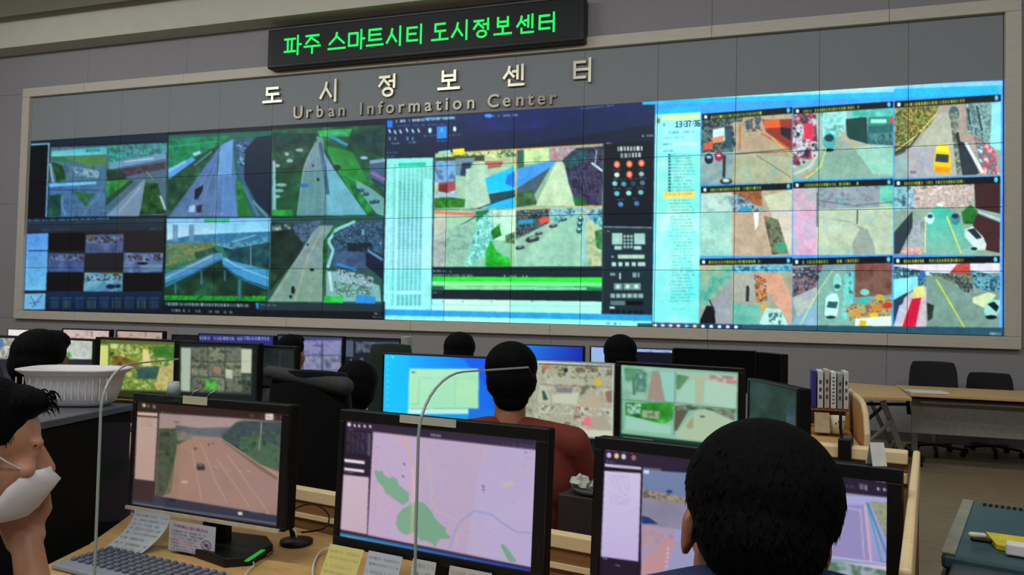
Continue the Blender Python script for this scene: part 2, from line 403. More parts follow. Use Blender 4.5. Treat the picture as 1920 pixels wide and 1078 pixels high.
    c.poly([(945, 250), (1075, 162), (1100, 178), (948, 288)], '#78b0e0'); c.poly([(945, 232), (1040, 180), (1050, 190), (946, 250)], '#b8d8f0'); c.line([(1085, 150), (1125, 135)], 16, '#e8f4f8'); c.line([(1090, 210), (1190, 130)], 6, '#a0b0a0')
    c.noise([(1310, 70), (1420, 60), (1400, 350), (1340, 260)], ['#384878', '#5a70a0', '#28385a'], 6); clutter(c, [(1320, 80), (1430, 80), (1420, 200), (1335, 210)], ['#e0e8f8', '#b0c8e8'], 3, .62)
    c.noise([(1375, 120), (1440, 50), (1524, 40), (1522, 498), (1440, 420), (1370, 290)], ['#0c1c2c', '#14283c', '#0c2030'], 6)
    foliage(c, [(1322, 290), (1358, 310), (1408, 495), (1335, 495)], '#187020', '#30a838'); c.line([(1365, 320), (1450, 495)], 16, '#607898'); c.line([(1420, 410), (1500, 498)], 12, '#8898a8')
    c.poly([(1095, 345), (1142, 318), (1138, 350), (1110, 400), (1090, 400)], '#141c30'); c.poly([(1062, 440), (1095, 430), (1094, 472), (1060, 474)], '#d0e0f0'); c.poly([(1104, 436), (1136, 428), (1130, 474), (1104, 474)], '#402838')
    c.glyph((1060, 485), (1250, 478), 4, '#d8e8f8', .6)
    # elevated road view
    c.poly([(936, 508), (1521, 504), (1508, 972), (922, 966)], '#3a7858')
    c.poly([(936, 508), (1521, 504), (1515, 592), (937, 640)], '#98d4f4', 1, c2='#d8f4f8'); c.noise([(1080, 600), (1300, 590), (1515, 580), (1514, 640), (937, 655), (937, 630)], ['#4c8cac', '#3a7494', '#5898b4'], 8)
    for x in (970, 985, 1062, 1076): c.rect(x, 542, x+13, 636, '#7098b8')
    c.noise([(936, 650), (1240, 640), (1110, 735), (932, 772)], ['#6a7c48', '#98905a', '#4a7a50', '#8a9868'], 7)
    for k in range(4): c.line([(936, 670+25*k), (1180, 650+14*k)], 3, '#487848', .7)
    foliage(c, [(1240, 650), (1515, 640), (1510, 790), (1290, 745)], '#16404a', '#2f7068'); c.noise([(1180, 650), (1400, 640), (1500, 610), (1515, 640), (1300, 680)], ['#3c8098', '#80b8c8', '#2c6078'], 6)
    foliage(c, [(1090, 700), (1200, 670), (1230, 700), (1100, 735)], '#1c4838', '#386850')
    c.poly([(924, 965), (924, 890), (1150, 770), (1240, 735), (1300, 800), (1505, 895), (1508, 972)], '#1c4028'); foliage(c, [(924, 930), (1150, 800), (1240, 750), (1330, 850), (1505, 915), (1508, 972), (924, 965)], '#0f2c1c', '#2c6038', 8)
    c.noise([(922, 940), (1508, 945), (1508, 972), (922, 966)], ['#18701c', '#28b028', '#1c5020'], 5)
    c.poly([(926, 868), (926, 820), (1110, 745), (1190, 705), (1250, 700), (1250, 728), (1110, 800)], '#5f94b8'); c.line([(926, 845), (1190, 718)], 6, '#a8d8ec'); c.line([(926, 890), (1240, 735)], 12, '#3a78a8')
    c.poly([(1245, 728), (1262, 726), (1300, 745), (1508, 800), (1506, 893), (1380, 850), (1290, 800), (1250, 765)], '#5aa4d0'); c.line([(1262, 735), (1330, 775), (1508, 845)], 6, '#b8e4f8'); c.line([(1250, 770), (1350, 845), (1506, 905)], 10, '#2c6ca0')
    for x, y0, y1 in ((1130, 800, 880), (1262, 800, 860), (1345, 850, 960), (985, 870, 930)): c.line([(x, y0), (x, y1)], 18 if x > 1300 else 10, '#4c7888')
    c.line([(1408, 640), (1408, 780)], 5, '#b0c8d0'); c.line([(1300, 640), (1440, 600)], 8, '#90c0d0')
    for i in range(9): c.rect(1146+16*i, 510, 1158+16*i, 531, '#10c060')
    c.glyph((930, 940), (1066, 944), 18, '#20d020'); c.glyph((1384, 938), (1500, 942), 18, '#20d020')
    # tool bar and task bar
    c.poly([(920, 972), (2160, 975), (2160, 1100), (916, 1032)], '#0a0f14'); c.glyph((930, 978), (1400, 988), 18, '#c8d0d0', .9, .95); c.glyph((925, 1015), (1320, 1028), 14, '#c0c8c8', .7, .55, wmax=1.3)
    c.rect(1435, 978, 1465, 1000, '#2f80d8')
    # two right-hand road views
    c.view(480, 220, 2.765)
    c.poly([(85, 62), (668, 40), (664, 515), (80, 512)], '#1f6a38'); foliage(c, [(85, 62), (668, 40), (664, 515), (80, 512)], '#12482c', '#2c9a44', 9)
    c.noise([(85, 80), (320, 85), (300, 130), (88, 150)], ['#0e3430', '#1a4c3c'], 8); foliage(c, [(85, 150), (300, 130), (240, 260), (85, 260)], '#1c3c28', '#3a7048')
    c.noise([(320, 70), (500, 58), (480, 100), (330, 100)], ['#20b040', '#40e060'], 8); c.line([(380, 95), (475, 145)], 16, '#38a8b8'); c.line([(390, 85), (470, 80)], 8, '#50c8a0')
    c.noise([(500, 90), (665, 50), (665, 210), (560, 175)], ['#0c3830', '#1c5c44'], 8); foliage(c, [(350, 140), (500, 180), (580, 330), (500, 400), (400, 240)], '#1f9a30', '#3ad048', 6)
    for x, y, w in ((160, 190, 12), (175, 225, 18), (225, 170, 20), (110, 250, 14), (130, 350, 30), (120, 380, 24), (105, 410, 22)): c.ell(x, y, w, 9, '#c8e0c8', .85)
    c.poly([(86, 225), (100, 225), (104, 480), (84, 500)], '#b0d8cc'); foliage(c, [(84, 480), (190, 480), (190, 512), (82, 512)], '#20b030', '#38d040')
    c.poly([(212, 510), (240, 280), (262, 210), (306, 135), (318, 118), (312, 98), (348, 105), (352, 180), (420, 290), (575, 505)], '#80a49c')
    c.poly([(352, 190), (420, 290), (575, 505), (372, 508)], '#90c0c0'); c.line([(330, 130), (352, 250), (372, 400)], 20, '#3e6a74'); c.line([(372, 400), (400, 508)], 6, '#a8d0d0')
    for x in (262, 300, 340): c.line([(x, 505), (x+10, 250), (322, 130)], 2.5, '#b8d0b8', .7)
    c.line([(213, 505), (246, 270), (308, 130)], 4, '#e0e8a8', .7); c.ell(248, 353, 24, 10, '#1f80c0'); c.ell(295, 250, 6, 6, '#203038'); c.ell(322, 322, 8, 9, '#203038')
    foliage(c, [(450, 300), (520, 340), (640, 480), (575, 500)], '#12702c', '#28b03c'); c.poly([(520, 325), (600, 370), (665, 420), (665, 512), (625, 500), (520, 360)], '#8fb4a0')
    for x, y in ((545, 378), (570, 398), (605, 440), (625, 436)): c.ell(x, y, 17, 10, '#243c44'); c.ell(x, y-3, 8, 4, '#6890b0')
    c.poly([(585, 228), (668, 214), (668, 375), (590, 320)], '#4c6878'); c.line([(598, 285), (668, 325)], 18, '#c070a8'); c.line([(600, 320), (668, 360)], 12, '#283848'); c.line([(590, 232), (668, 222)], 18, '#88c0b8')
    c.ell(560, 210, 20, 8, '#b0d8d8'); c.ell(420, 260, 20, 14, '#0e4020')
    c.poly([(80, 520), (666, 512), (658, 968), (60, 958)], '#2f5a50')
    foliage(c, [(82, 540), (260, 560), (240, 700), (72, 900)], '#0c2018', '#2c4c34', 7); c.noise([(82, 560), (180, 550), (180, 580), (82, 590)], ['#182c28', '#a0c8b0'], 4)
    c.noise([(180, 560), (350, 530), (300, 600), (240, 650)], ['#304c60', '#607c90', '#203440'], 5)
    c.poly([(62, 955), (150, 820), (230, 700), (290, 600), (330, 560), (400, 560), (355, 640), (345, 955)], '#8fa898'); c.noise([(62, 955), (230, 700), (290, 600), (400, 560), (345, 955)], ['#88a090', '#a0b8a0'], 12, .5)
    c.line([(200, 955), (270, 720), (340, 590)], 8, '#c0c090', .8); c.line([(80, 950), (290, 620)], 3, '#c8d8b8', .7)
    foliage(c, [(345, 700), (350, 640), (400, 570), (520, 515), (530, 540), (420, 585), (375, 650), (362, 800), (345, 950)], '#10501c', '#28a030')
    c.line([(515, 540), (420, 580), (375, 640), (400, 690), (372, 780)], 16, '#b8ead8')
    c.noise([(400, 600), (520, 545), (658, 540), (658, 700), (560, 700), (410, 700)], ['#2c4450', '#507888', '#1c3040', '#88b8c0'], 6); c.noise([(405, 690), (580, 700), (600, 790), (400, 770)], ['#384c64', '#5c7088'], 8)
    clutter(c, [(470, 650), (600, 650), (600, 700), (480, 695)], ['#101820', '#182028'], 4, .3); c.line([(420, 760), (520, 790)], 14, '#4090d8')
    c.poly([(568, 705), (600, 690), (658, 720), (658, 840), (570, 770)], '#142038'); c.line([(580, 690), (658, 740)], 14, '#7898b0')
    c.poly([(365, 795), (420, 800), (640, 870), (650, 955), (362, 955)], '#8fc4bc'); clutter(c, [(410, 780), (610, 830), (600, 890), (430, 850)], ['#1c3844', '#f0f8f8', '#284850'], 3, .3); clutter(c, [(400, 850), (600, 880), (600, 930), (420, 930)], ['#288048', '#205838', '#e0f0e8'], 4, .45)
    c.line([(380, 800), (392, 900)], 14, '#e8fcf0'); c.noise([(355, 925), (455, 930), (450, 962), (350, 960)], ['#18c030', '#40f060'], 6); c.poly([(520, 918), (622, 930), (616, 966), (516, 962)], '#2f9cf0')
    for x, y, a, b2 in ((290, 790, 12, 8), (192, 895, 10, 22), (268, 660, 6, 6), (180, 930, 8, 10)): c.ell(x, y, a, b2, '#141c20')
    c.poly([(0, 957), (660, 968), (660, 1050), (0, 1030)], '#0c1216'); c.poly([(0, 957), (660, 968), (660, 1008), (0, 998)], '#26383e'); c.rect(0, 962, 14, 990, '#2f90e0'); c.glyph((25, 968), (105, 970), 8, '#a0b0b0', .7); c.glyph((605, 1012), (655, 1014), 10, '#c8d0d0', .8); c.glyph((605, 1030), (655, 1032), 8, '#c8d0d0', .7)
def paint_middle(c):
    c.view(480, 220, 2.765)
    c.poly([(672, 12), (2075, -90), (2055, 1085), (655, 1045)], '#101d33')
    c.view(700, 200, 5.39)
    c.poly([(120, 130), (2840, -60), (2840, 180), (1300, 420), (125, 520)], '#14275a', 1, c2='#12213a', gd=(0, 1))
    c.noise([(900, 90), (1900, 20), (1900, 200), (1000, 260)], ['#1a2c7a', '#14245a', '#20308a'], 30, .6)
    c.rect(140, 140, 195, 210, '#1f78f0'); c.glyph((230, 135), (830, 100), 26, '#d0e8f8', .9, .9); c.line([(520, 118), (820, 110)], 22, '#7ab8f0', .6); c.ell(1165, 92, 42, 20, '#4090f8'); c.glyph((1210, 84), (1480, 70), 24, '#90b8e0', .7, .6); c.glyph((2100, 15), (2430, -20), 10, '#a8c0e0', .8, .9)
    c.glyph((215, 190), (740, 168), 16, '#5878b8', .7, .7, wmax=2)
    for x, y in ((165, 250), (220, 260), (275, 255), (340, 240), (400, 250), (458, 245)): c.line([(x-8, y-22), (x+8, y+16)], 18, '#d8f0f8', .85)
    for x in (165, 220, 345, 398): c.rect(x-10, 305, x+10, 340, '#88a8c0', .7)
    c.glyph((185, 365), (262, 362), 16, '#b8d0e0', .8); c.glyph((355, 355), (440, 350), 16, '#b8d0e0', .8)
    c.ell(572, 240, 18, 28, '#c0e8f8'); c.ell(822, 225, 16, 26, '#c8f0f8'); c.glyph((505, 290), (640, 285), 12, '#90a8c0', .8); c.glyph((765, 285), (895, 275), 12, '#90a8c0', .8)
    c.poly([(642, 202), (745, 195), (745, 318), (642, 325)], '#2a8cff'); c.ell(692, 235, 12, 20, '#70c0ff'); c.glyph((645, 340), (745, 335), 16, '#3f78e8', .8)
    c.glyph((132, 462), (262, 458), 9, '#a8c0d0', .8); c.glyph((135, 500), (215, 496), 9, '#a8c0d0', .8)
    # list
    c.view(480, 220, 2.765)
    c.poly([(678, 214), (922, 208), (912, 998), (660, 988)], '#92ece6', 1, c2='#a8f0e8'); c.poly([(738, 238), (882, 232), (880, 252), (738, 256)], '#18c8a0')
    c.line([(690, 240), (676, 975)], 9, '#78d8d8', .6); c.line([(720, 240), (708, 975)], 8, '#58b8b8', .7); c.line([(668, 905), (895, 910)], 10, '#b8f4f0')
    for i in range(74):
        y = 262+i*9.7; sh = -(y-262)*.018
        if 900 < y < 916: continue
        c.glyph((702+sh, y), (722+sh, y), 5, '#3f9098', .7)
        x1 = 855 if not 24 < i < 38 else 868
        if i < 6: x1 = 900
        for x in range(742, x1, 22): c.rect(x+sh, y-1, x+15+sh, y+4, '#2f7f88' if i > 7 else '#48a0a4', .8)
    c.line([(921, 208), (911, 998)], 7, '#2c4c58')
    # four street views
    c.view(780, 200, 2.567)
    c.poly([(92, 230), (482, 205), (478, 490), (86, 494)], '#a8c8a4')
    c.noise([(92, 225), (482, 202), (482, 240), (300, 250), (92, 255)], ['#70b070', '#e0f0b0', '#2a5a40', '#c0e080'], 5); c.poly([(175, 205), (232, 200), (236, 228), (180, 234)], '#e0e020'); c.poly([(110, 215), (165, 208), (170, 228), (100, 235)], '#90e0e8')
    c.poly([(92, 245), (330, 232), (330, 262), (92, 262)], '#3a4838'); c.noise([(92, 262), (190, 258), (190, 360), (90, 365)], ['#5f90c8', '#80b0d8', '#486c98'], 8); c.poly([(190, 250), (285, 245), (250, 340), (190, 330)], '#688898'); c.poly([(222, 270), (268, 268), (248, 335), (212, 330)], '#243850')
    c.poly([(108, 365), (190, 358), (190, 400), (150, 415), (104, 405)], '#a84c50'); c.poly([(112, 375), (150, 372), (150, 418), (112, 416)], '#702830'); c.noise([(90, 405), (150, 415), (200, 400), (200, 440), (90, 440)], ['#80a8b8', '#c0d8d8'], 5)
    c.line([(330, 250), (480, 262)], 16, '#b0b890'); c.poly([(330, 262), (420, 262), (410, 290), (340, 300)], '#a86858'); foliage(c, [(90, 440), (160, 435), (240, 445), (235, 485), (88, 490)], '#1c5c18', '#48b838')
    c.noise([(240, 300), (345, 280), (345, 480), (235, 485)], ['#a8c8b0', '#c0d8b8'], 10); c.poly([(332, 345), (470, 288), (476, 400), (345, 415)], '#10c0f8'); c.poly([(350, 420), (476, 400), (476, 440), (360, 470)], '#1c4858'); c.poly([(365, 465), (478, 435), (478, 488), (330, 490)], '#20b8f0')
    c.line([(230, 515), (480, 425)], 5, '#103040'); c.poly([(440, 330), (476, 310), (476, 390), (430, 370)], '#1c78d8')
    c.poly([(482, 205), (900, 182), (898, 478), (478, 490)], '#88a890')
    c.noise([(484, 205), (640, 195), (640, 265), (482, 280)], ['#a8d888', '#c8e8a8', '#78c078'], 10); foliage(c, [(484, 210), (520, 205), (520, 290), (484, 300)], '#28584c', '#58a888'); c.noise([(640, 195), (760, 190), (740, 250), (650, 262)], ['#80b8b8', '#b07c80', '#a8d8d8'], 6)
    c.poly([(484, 300), (620, 265), (680, 258), (610, 330), (500, 400), (484, 390)], '#3f90e0'); c.poly([(484, 395), (600, 320), (650, 290), (560, 440), (482, 470)], '#405868'); foliage(c, [(484, 415), (560, 400), (585, 470), (480, 485)], '#24482c', '#4c7a48')
    c.poly([(575, 478), (672, 270), (705, 262), (740, 380), (765, 478)], '#b8ccb0'); c.noise([(575, 478), (672, 270), (705, 262), (765, 478)], ['#a8c0a8', '#c8d8b8'], 10, .5)
    c.noise([(710, 250), (770, 200), (898, 190), (896, 478), (770, 470), (735, 370)], ['#302c4c', '#484868', '#1c2038', '#503850'], 8); foliage(c, [(700, 262), (750, 215), (830, 200), (820, 260), (740, 300)], '#1c4450', '#387078'); foliage(c, [(755, 440), (790, 430), (830, 478), (765, 478)], '#1c5828', '#48a050'); c.line([(845, 270), (898, 310)], 10, '#b0e0e8'); c.line([(870, 210), (860, 290)], 6, '#80b8c0')
    for k in range(5): c.line([(760+30*k, 280+16*k), (830+8*k, 470)], 4, '#141830', .7)
    c.poly([(86, 497), (480, 490), (476, 770), (82, 772)], '#98b8a0'); c.poly([(90, 500), (270, 500), (270, 560), (180, 590), (86, 620)], '#b0c0a8'); c.line([(90, 508), (300, 520)], 14, '#e07858'); c.line([(90, 640), (330, 505)], 5, '#284850')
    c.noise([(86, 620), (260, 550), (290, 540), (230, 770), (82, 772)], ['#90a8a0', '#a8b8a8', '#809890'], 6); foliage(c, [(285, 505), (350, 495), (340, 540), (290, 555)], '#186848', '#30a870')
    c.noise([(300, 545), (360, 500), (380, 700), (240, 772)], ['#a8d8d0', '#60a0a8', '#c0e8d8', '#4878a0'], 6); c.noise([(370, 500), (478, 495), (478, 650), (380, 640)], ['#c0e0c8', '#e0f0d8', '#90b8a0'], 8); foliage(c, [(360, 600), (400, 565), (412, 620), (370, 640)], '#146020', '#30b040'); foliage(c, [(335, 700), (360, 640), (390, 700), (450, 730), (455, 770), (335, 768)], '#109818', '#40e048'); c.noise([(430, 620), (476, 600), (476, 660), (430, 655)], ['#284838', '#8a9060'], 4)
    c.poly([(480, 490), (898, 480), (894, 768), (476, 770)], '#98b4ac')
    c.noise([(480, 500), (640, 490), (640, 560), (480, 640)], ['#2c3c44', '#607078', '#18242c', '#88a098'], 5); c.poly([(490, 548), (560, 540), (570, 560), (490, 566)], '#2888c8'); c.poly([(590, 540), (630, 528), (648, 548), (600, 568)], '#e05048'); c.noise([(640, 490), (820, 484), (800, 520), (700, 560), (660, 560)], ['#487890', '#98d0d8', '#305870'], 5)
    c.poly([(480, 715), (600, 640), (700, 560), (800, 500), (820, 560), (815, 768), (478, 768)], '#98c0b8'); c.noise([(480, 715), (600, 640), (700, 560), (800, 500), (820, 560), (815, 768), (478, 768)], ['#88b0a8', '#a8ccc0'], 10, .6)
    for x, y, w in ((560, 640, 36), (590, 612, 20), (500, 680, 24), (660, 575, 22), (710, 545, 18)): c.poly([(x-w, y+w*.1), (x-w*.6, y-w*.35), (x+w*.3, y-w*.55), (x+w, y-w*.3), (x+w*.8, y+w*.15), (x-w*.5, y+w*.45)], '#2c3a42'); c.poly([(x-w*.5, y-w*.25), (x+w*.3, y-w*.48), (x+w*.6, y-w*.3), (x-w*.2, y-w*.02)], '#8aa4a8')
    for x, y in ((785, 595), (788, 565), (792, 540)): c.ell(x, y, 14, 16, '#285868'); c.ell(x, y-6, 9, 5, '#b8e8e8')
    c.noise([(815, 560), (860, 520), (894, 640), (892, 768), (830, 768)], ['#b0a880', '#c8c098', '#88a078'], 8); foliage(c, [(860, 600), (896, 590), (894, 690), (870, 680)], '#1c5030', '#489050'); c.noise([(815, 500), (896, 490), (896, 580), (850, 560)], ['#284c58', '#58a0b0', '#b0d0c0'], 5)
    c.line([(95, 228), (905, 180), (902, 478), (480, 490), (484, 208)], 5, '#d8a860'); c.line([(480, 488), (476, 770)], 4, '#c0d8c0')
    # time line
    c.poly([(80, 772), (898, 770), (896, 1002), (74, 985)], '#15262e'); c.glyph((84, 785), (170, 788), 10, '#d0d8d8', .6); c.glyph((84, 806), (275, 808), 11, '#88b8a0', .8, .9); c.glyph((410, 810), (540, 812), 9, '#c8e8d8', .8, .6)
    c.poly([(80, 818), (896, 822), (896, 846), (80, 842)], '#20d838'); c.poly([(78, 842), (896, 846), (896, 866), (78, 862)], '#b8f8c0', 1, c2='#60e070'); c.poly([(78, 862), (896, 868), (896, 884), (78, 880)], '#88c8a8'); c.poly([(78, 862), (135, 863), (135, 884), (78, 882)], '#385850'); c.poly([(820, 870), (896, 872), (896, 886), (820, 886)], '#287848')
    c.poly([(78, 885), (896, 890), (896, 935), (78, 925)], '#16222c'); c.glyph((84, 890), (120, 891), 8, '#c0c8c8', .6); c.poly([(76, 925), (894, 938), (892, 1000), (74, 985)], '#c0f8f0'); c.line([(76, 952), (893, 962)], 3, '#80c8c0')
    for x in (130, 225, 365, 560): c.ell(x, 938, 5, 4, '#70a0a0')
    # control column
    c.poly([(903, 180), (1140, 168), (1136, 580), (902, 575)], '#0a1622'); c.poly([(902, 575), (1138, 580), (1134, 1000), (896, 995)], '#1c2c38'); c.line([(903, 578), (1136, 582)], 6, '#7f8c98'); c.line([(903, 180), (897, 1000)], 6, '#303c40')
    c.glyph((1088, 136), (1142, 134), 10, '#c0d0d8', .8); c.glyph((970, 192), (1090, 190), 22, '#d8e4e4', .95, .9, wmax=.8); c.glyph((985, 224), (1082, 220), 24, '#d8e4e4', .95, .9, wmax=.8); c.glyph((905, 595), (935, 596), 8, '#a8b8c0', .8); c.glyph((918, 172), (942, 170), 8, '#b8c8d0', .8)
    for x, y in ((967, 278), (1027, 276), (1085, 272), (1027, 326)): c.ell(x, y, 15, 17, '#f07048'); c.ell(x, y, 6, 8, '#ffb090')
    for x, y, k in ((967, 328, '#c0d8c0'), (1085, 324, '#8fb0b8'), (957, 370, '#78c8c8'), (1000, 372, '#4890a0'), (1046, 370, '#284858'), (1090, 366, '#486880'), (967, 418, '#58b8c0'), (1024, 416, '#88d8d8'), (1082, 412, '#60b0b0'), (985, 470, '#3888b8'), (1062, 466, '#3080b0')): c.ell(x, y, 13, 12, k); c.glyph((x-18, y-26), (x+18, y-26), 6, '#88a0a8', .7)
    for x, y, w, h in ((943, 608, 50, 55), (1050, 610, 52, 52), (955, 670, 36, 18), (1048, 670, 36, 18)): c.rect(x, y, x+w, y+h, '#a8c0b8')
    for i in range(3):
        for j in range(4): c.rect(998+i*17, 618+j*17, 1010+i*17, 630+j*17, '#a0b8b0')
    c.rect(972, 712, 1100, 732, '#b8c8b0'); c.glyph((940, 718), (960, 718), 8, '#c0c8c8', .8)
    for x in (942, 974, 1006, 1038, 1068, 1084): c.rect(x, 748, x+20, 768, '#b8c8c0')
    for x in (952, 998, 1040): c.rect(x, 850, x+42, 882, '#7d8d90'); c.ell(x+20, 866, 10, 10, '#d0d8d8')
    c.glyph((936, 800), (962, 800), 14, '#d0d8d8', .9); c.line([(982, 800), (982, 830)], 8, '#c8d0d0'); c.glyph((1042, 798), (1075, 798), 24, '#d0d8d8', .8)
    for i in range(6): c.rect(936+27*i, 900, 958+27*i, 920, '#9caab0'); c.ell(944+28*i, 988, 11, 9, '#0c141c')
    c.rect(936, 935, 1006, 955, '#5c7078'); c.rect(1013, 936, 1094, 955, '#04070a'); c.rect(932, 962, 956, 972, '#e0e8e8')
    c.view(480, 220, 2.765); c.poly([(655, 985), (915, 998), (915, 1012), (655, 1000)], '#a8e8f0')
    c.view(780, 200, 2.567)
    c.poly([(-160, 975), (1136, 1002), (1134, 1032), (-160, 1005)], '#2a98e0'); c.poly([(-160, 1004), (1134, 1032), (1134, 1064), (-160, 1042)], '#a8ecf4'); c.glyph((915, 1036), (985, 1040), 12, '#285868', .8, .8); c.glyph((-150, 1012), (60, 1020), 6, '#50a0b8', .5, .4)
def tile(c, q, base, seed=0):
    c.poly(q, base)
def paint_right(c):
    c.view(1200, 150, 2.2)
    c.poly([(62, 86), (1506, -8), (1510, 1065), (50, 1020)], '#3f9af0')
    c.view(1480, 130, 2.034); c.poly([(-560, 90), (818, 38), (818, 62), (-560, 120)], '#80ccff'); c.poly([(-560, 110), (808, 60), (806, 96), (-560, 135)], '#20b4f8'); c.poly([(-560, 100), (400, 66), (400, 86), (-560, 118)], '#b0e0ff', .8)
    c.line([(-560, 92), (822, 38)], 8, '#1f58c8'); c.line([(820, 36), (818, 1020)], 12, '#2040c8'); c.line([(806, 60), (806, 1000)], 12, '#60b0f8')
    c.view(1200, 150, 2.2)
    # list column
    c.poly([(64, 130), (250, 115), (242, 1020), (52, 1005)], '#a8f0f0', 1, c2='#a0ffe8'); c.poly([(56, 620), (248, 625), (244, 900), (54, 890)], '#50f8f8', .55); c.noise([(60, 300), (250, 300), (244, 1010), (52, 1000)], ['#78f0f0', '#c0f8e8', '#60f0f0', '#b0fce0'], 60, .5)
    c.poly([(90, 146), (248, 140), (248, 160), (90, 166)], '#f0e8a0'); c.poly([(64, 120), (250, 108), (250, 132), (64, 142)], '#1fb0f0'); c.rect(66, 140, 88, 340, '#88d8f0', .6); c.ell(76, 168, 7, 12, '#807840')
    c.glyph((95, 178), (130, 176), 14, '#5890a0', .9, .9)
    c.glyph((120, 212), (222, 208), 10, '#4890a8', .8); c.glyph((96, 236), (180, 232), 8, '#4890a8', .7); c.glyph((95, 262), (130, 260), 8, '#3880a0', .8); c.rect(136, 256, 238, 268, '#d8f4d0', .8); c.glyph((95, 290), (145, 288), 7, '#3880a0', .8)
    for i in range(46):
        y = 305+i*13.4; xo = (0, 8, 8, 16, 8)[i % 5] if i > 13 else 8
        if 455 < y < 490: continue
        col = '#3f8fa8' if i < 13 else '#48a0a0'
        if i < 13: c.rect(117, y, 126, y+9, '#206078')
        c.glyph((118+xo, y), (205+(i*29) % 25, y-1), 7, col, .75, .85)
    c.poly([(95, 462), (228, 458), (228, 486), (95, 490)], '#f8d880'); c.glyph((105, 468), (222, 464), 9, '#c8a040', .8); c.glyph((130, 940), (190, 942), 7, '#50a8a8', .6)
    # camera tiles: (quad) in 1480,130,2.034 view and own view
    def head(p, q, h=26):
        c.poly([p, q, (q[0], q[1]+h), (p[0], p[1]+h)], '#0c1418'); c.glyph((p[0]+38, p[1]+h*.28), (p[0]+(q[0]-p[0])*.66, p[1]+(q[1]-p[1])*.66+h*.28), h*.5, '#b8c838', .95, .92, wmax=.8)
        c.rect(p[0]+10, p[1]+h*.2, p[0]+22, p[1]+h*.75, '#f0f4f0'); c.ell(q[0]-16, q[1]+h*.5, h*.28, h*.4, '#50c0e8')
    # 1,1
    c.poly([(255, 150), (628, 120), (628, 425), (250, 430)], '#b8a088'); c.noise([(255, 152), (430, 140), (400, 250), (380, 300), (252, 330)], ['#303c40', '#707c78', '#20282c', '#98a498'], 8)
    c.poly([(380, 175), (520, 160), (628, 320), (628, 360), (400, 290)], '#b89a80'); c.noise([(252, 300), (385, 295), (385, 425), (250, 430)], ['#8098a8', '#98b0b0'], 14); c.noise([(385, 292), (628, 320), (628, 422), (385, 425)], ['#a8b0a0', '#b8a890', '#98b0a8'], 20)
    c.poly([(505, 165), (628, 160), (628, 290), (520, 215)], '#983830'); c.poly([(510, 168), (575, 160), (580, 195), (515, 200)], '#f06030'); c.poly([(578, 195), (622, 200), (622, 250), (582, 225)], '#202838'); c.line([(500, 220), (628, 290)], 8, '#c86840'); c.line([(540, 235), (628, 315)], 3, '#f0d060'); c.line([(395, 305), (628, 285)], 4, '#404c54'); c.line([(480, 310), (620, 400)], 2.5, '#505860')
    c.poly([(300, 205), (348, 195), (350, 250), (300, 258)], '#e0e0e0'); c.poly([(295, 240), (350, 228), (340, 255), (300, 262)], '#f08860'); c.poly([(262, 262), (300, 250), (300, 285), (265, 290)], '#e05838'); c.line([(365, 200), (368, 280)], 22, '#285060'); c.line([(412, 180), (412, 285)], 6, '#c06030')
    c.ell(284, 325, 18, 22, '#182438'); c.ell(284, 318, 11, 7, '#80b8e0'); c.ell(325, 315, 18, 20, '#a02848'); c.ell(325, 310, 9, 6, '#f0c0c8'); c.line([(348, 310), (346, 402)], 12, '#283438'); c.ell(355, 418, 26, 14, '#304850'); c.ell(355, 414, 14, 8, '#c0e0e8'); clutter(c, [(430, 155), (510, 150), (505, 210), (440, 215)], ['#e0e4e0', '#303840', '#587080'], 5, .4)
    head((255, 140), (628, 112))
    # 2,1
    c.poly([(252, 455), (628, 445), (626, 725), (246, 725)], '#b8a090'); c.noise([(252, 470), (380, 465), (380, 545), (250, 548)], ['#a8c8c8', '#c0d8d8', '#88b0b0'], 14); c.noise([(250, 545), (380, 545), (380, 725), (246, 725)], ['#80c0b8', '#90c8c0', '#a8ccc0'], 20); c.noise([(382, 455), (500, 450), (505, 520), (400, 525)], ['#8c4830', '#b06848', '#703828'], 8); c.noise([(360, 480), (400, 470), (520, 540), (390, 550)], ['#405880', '#a8b8c8', '#304058'], 6)
    c.noise([(382, 545), (520, 545), (540, 725), (380, 725)], ['#b09880', '#c0a890', '#a89888'], 20); c.poly([(510, 480), (628, 450), (626, 720), (612, 715)], '#d0c4b0'); c.noise([(510, 560), (570, 575), (612, 715), (545, 720)], ['#4c5040', '#788060', '#3c3c38'], 6); c.poly([(468, 548), (490, 545), (488, 600), (475, 620)], '#e8f0f0'); c.ell(435, 535, 26, 12, '#3890b8'); c.ell(582, 690, 26, 22, '#3fa078', .8); c.line([(540, 545), (626, 545)], 10, '#b8c0e8', .7)
    head((252, 440), (628, 425))
    # 3,1
    c.poly([(246, 760), (628, 755), (626, 1012), (244, 1004)], '#a8a090'); c.noise([(246, 790), (330, 770), (378, 770), (370, 830), (250, 950)], ['#48a890', '#78b8a8', '#a8b890'], 10); c.poly([(290, 930), (372, 835), (378, 1006), (300, 1006)], '#a0a0a8'); c.noise([(380, 765), (626, 760), (626, 790), (380, 795)], ['#2c7898', '#80c8d8', '#205070'], 6)
    c.poly([(380, 800), (470, 790), (480, 900), (520, 1010), (378, 1008)], '#b0a498'); c.poly([(470, 790), (580, 800), (626, 900), (626, 1012), (580, 950)], '#e09a80'); c.noise([(470, 800), (520, 820), (525, 910), (480, 920)], ['#b04030', '#f0a060', '#583838', '#e8e0d0'], 5); c.noise([(380, 920), (500, 930), (490, 1008), (378, 1006)], ['#60a898', '#80b8a8'], 14); c.poly([(600, 795), (626, 795), (626, 900)], '#a89880')
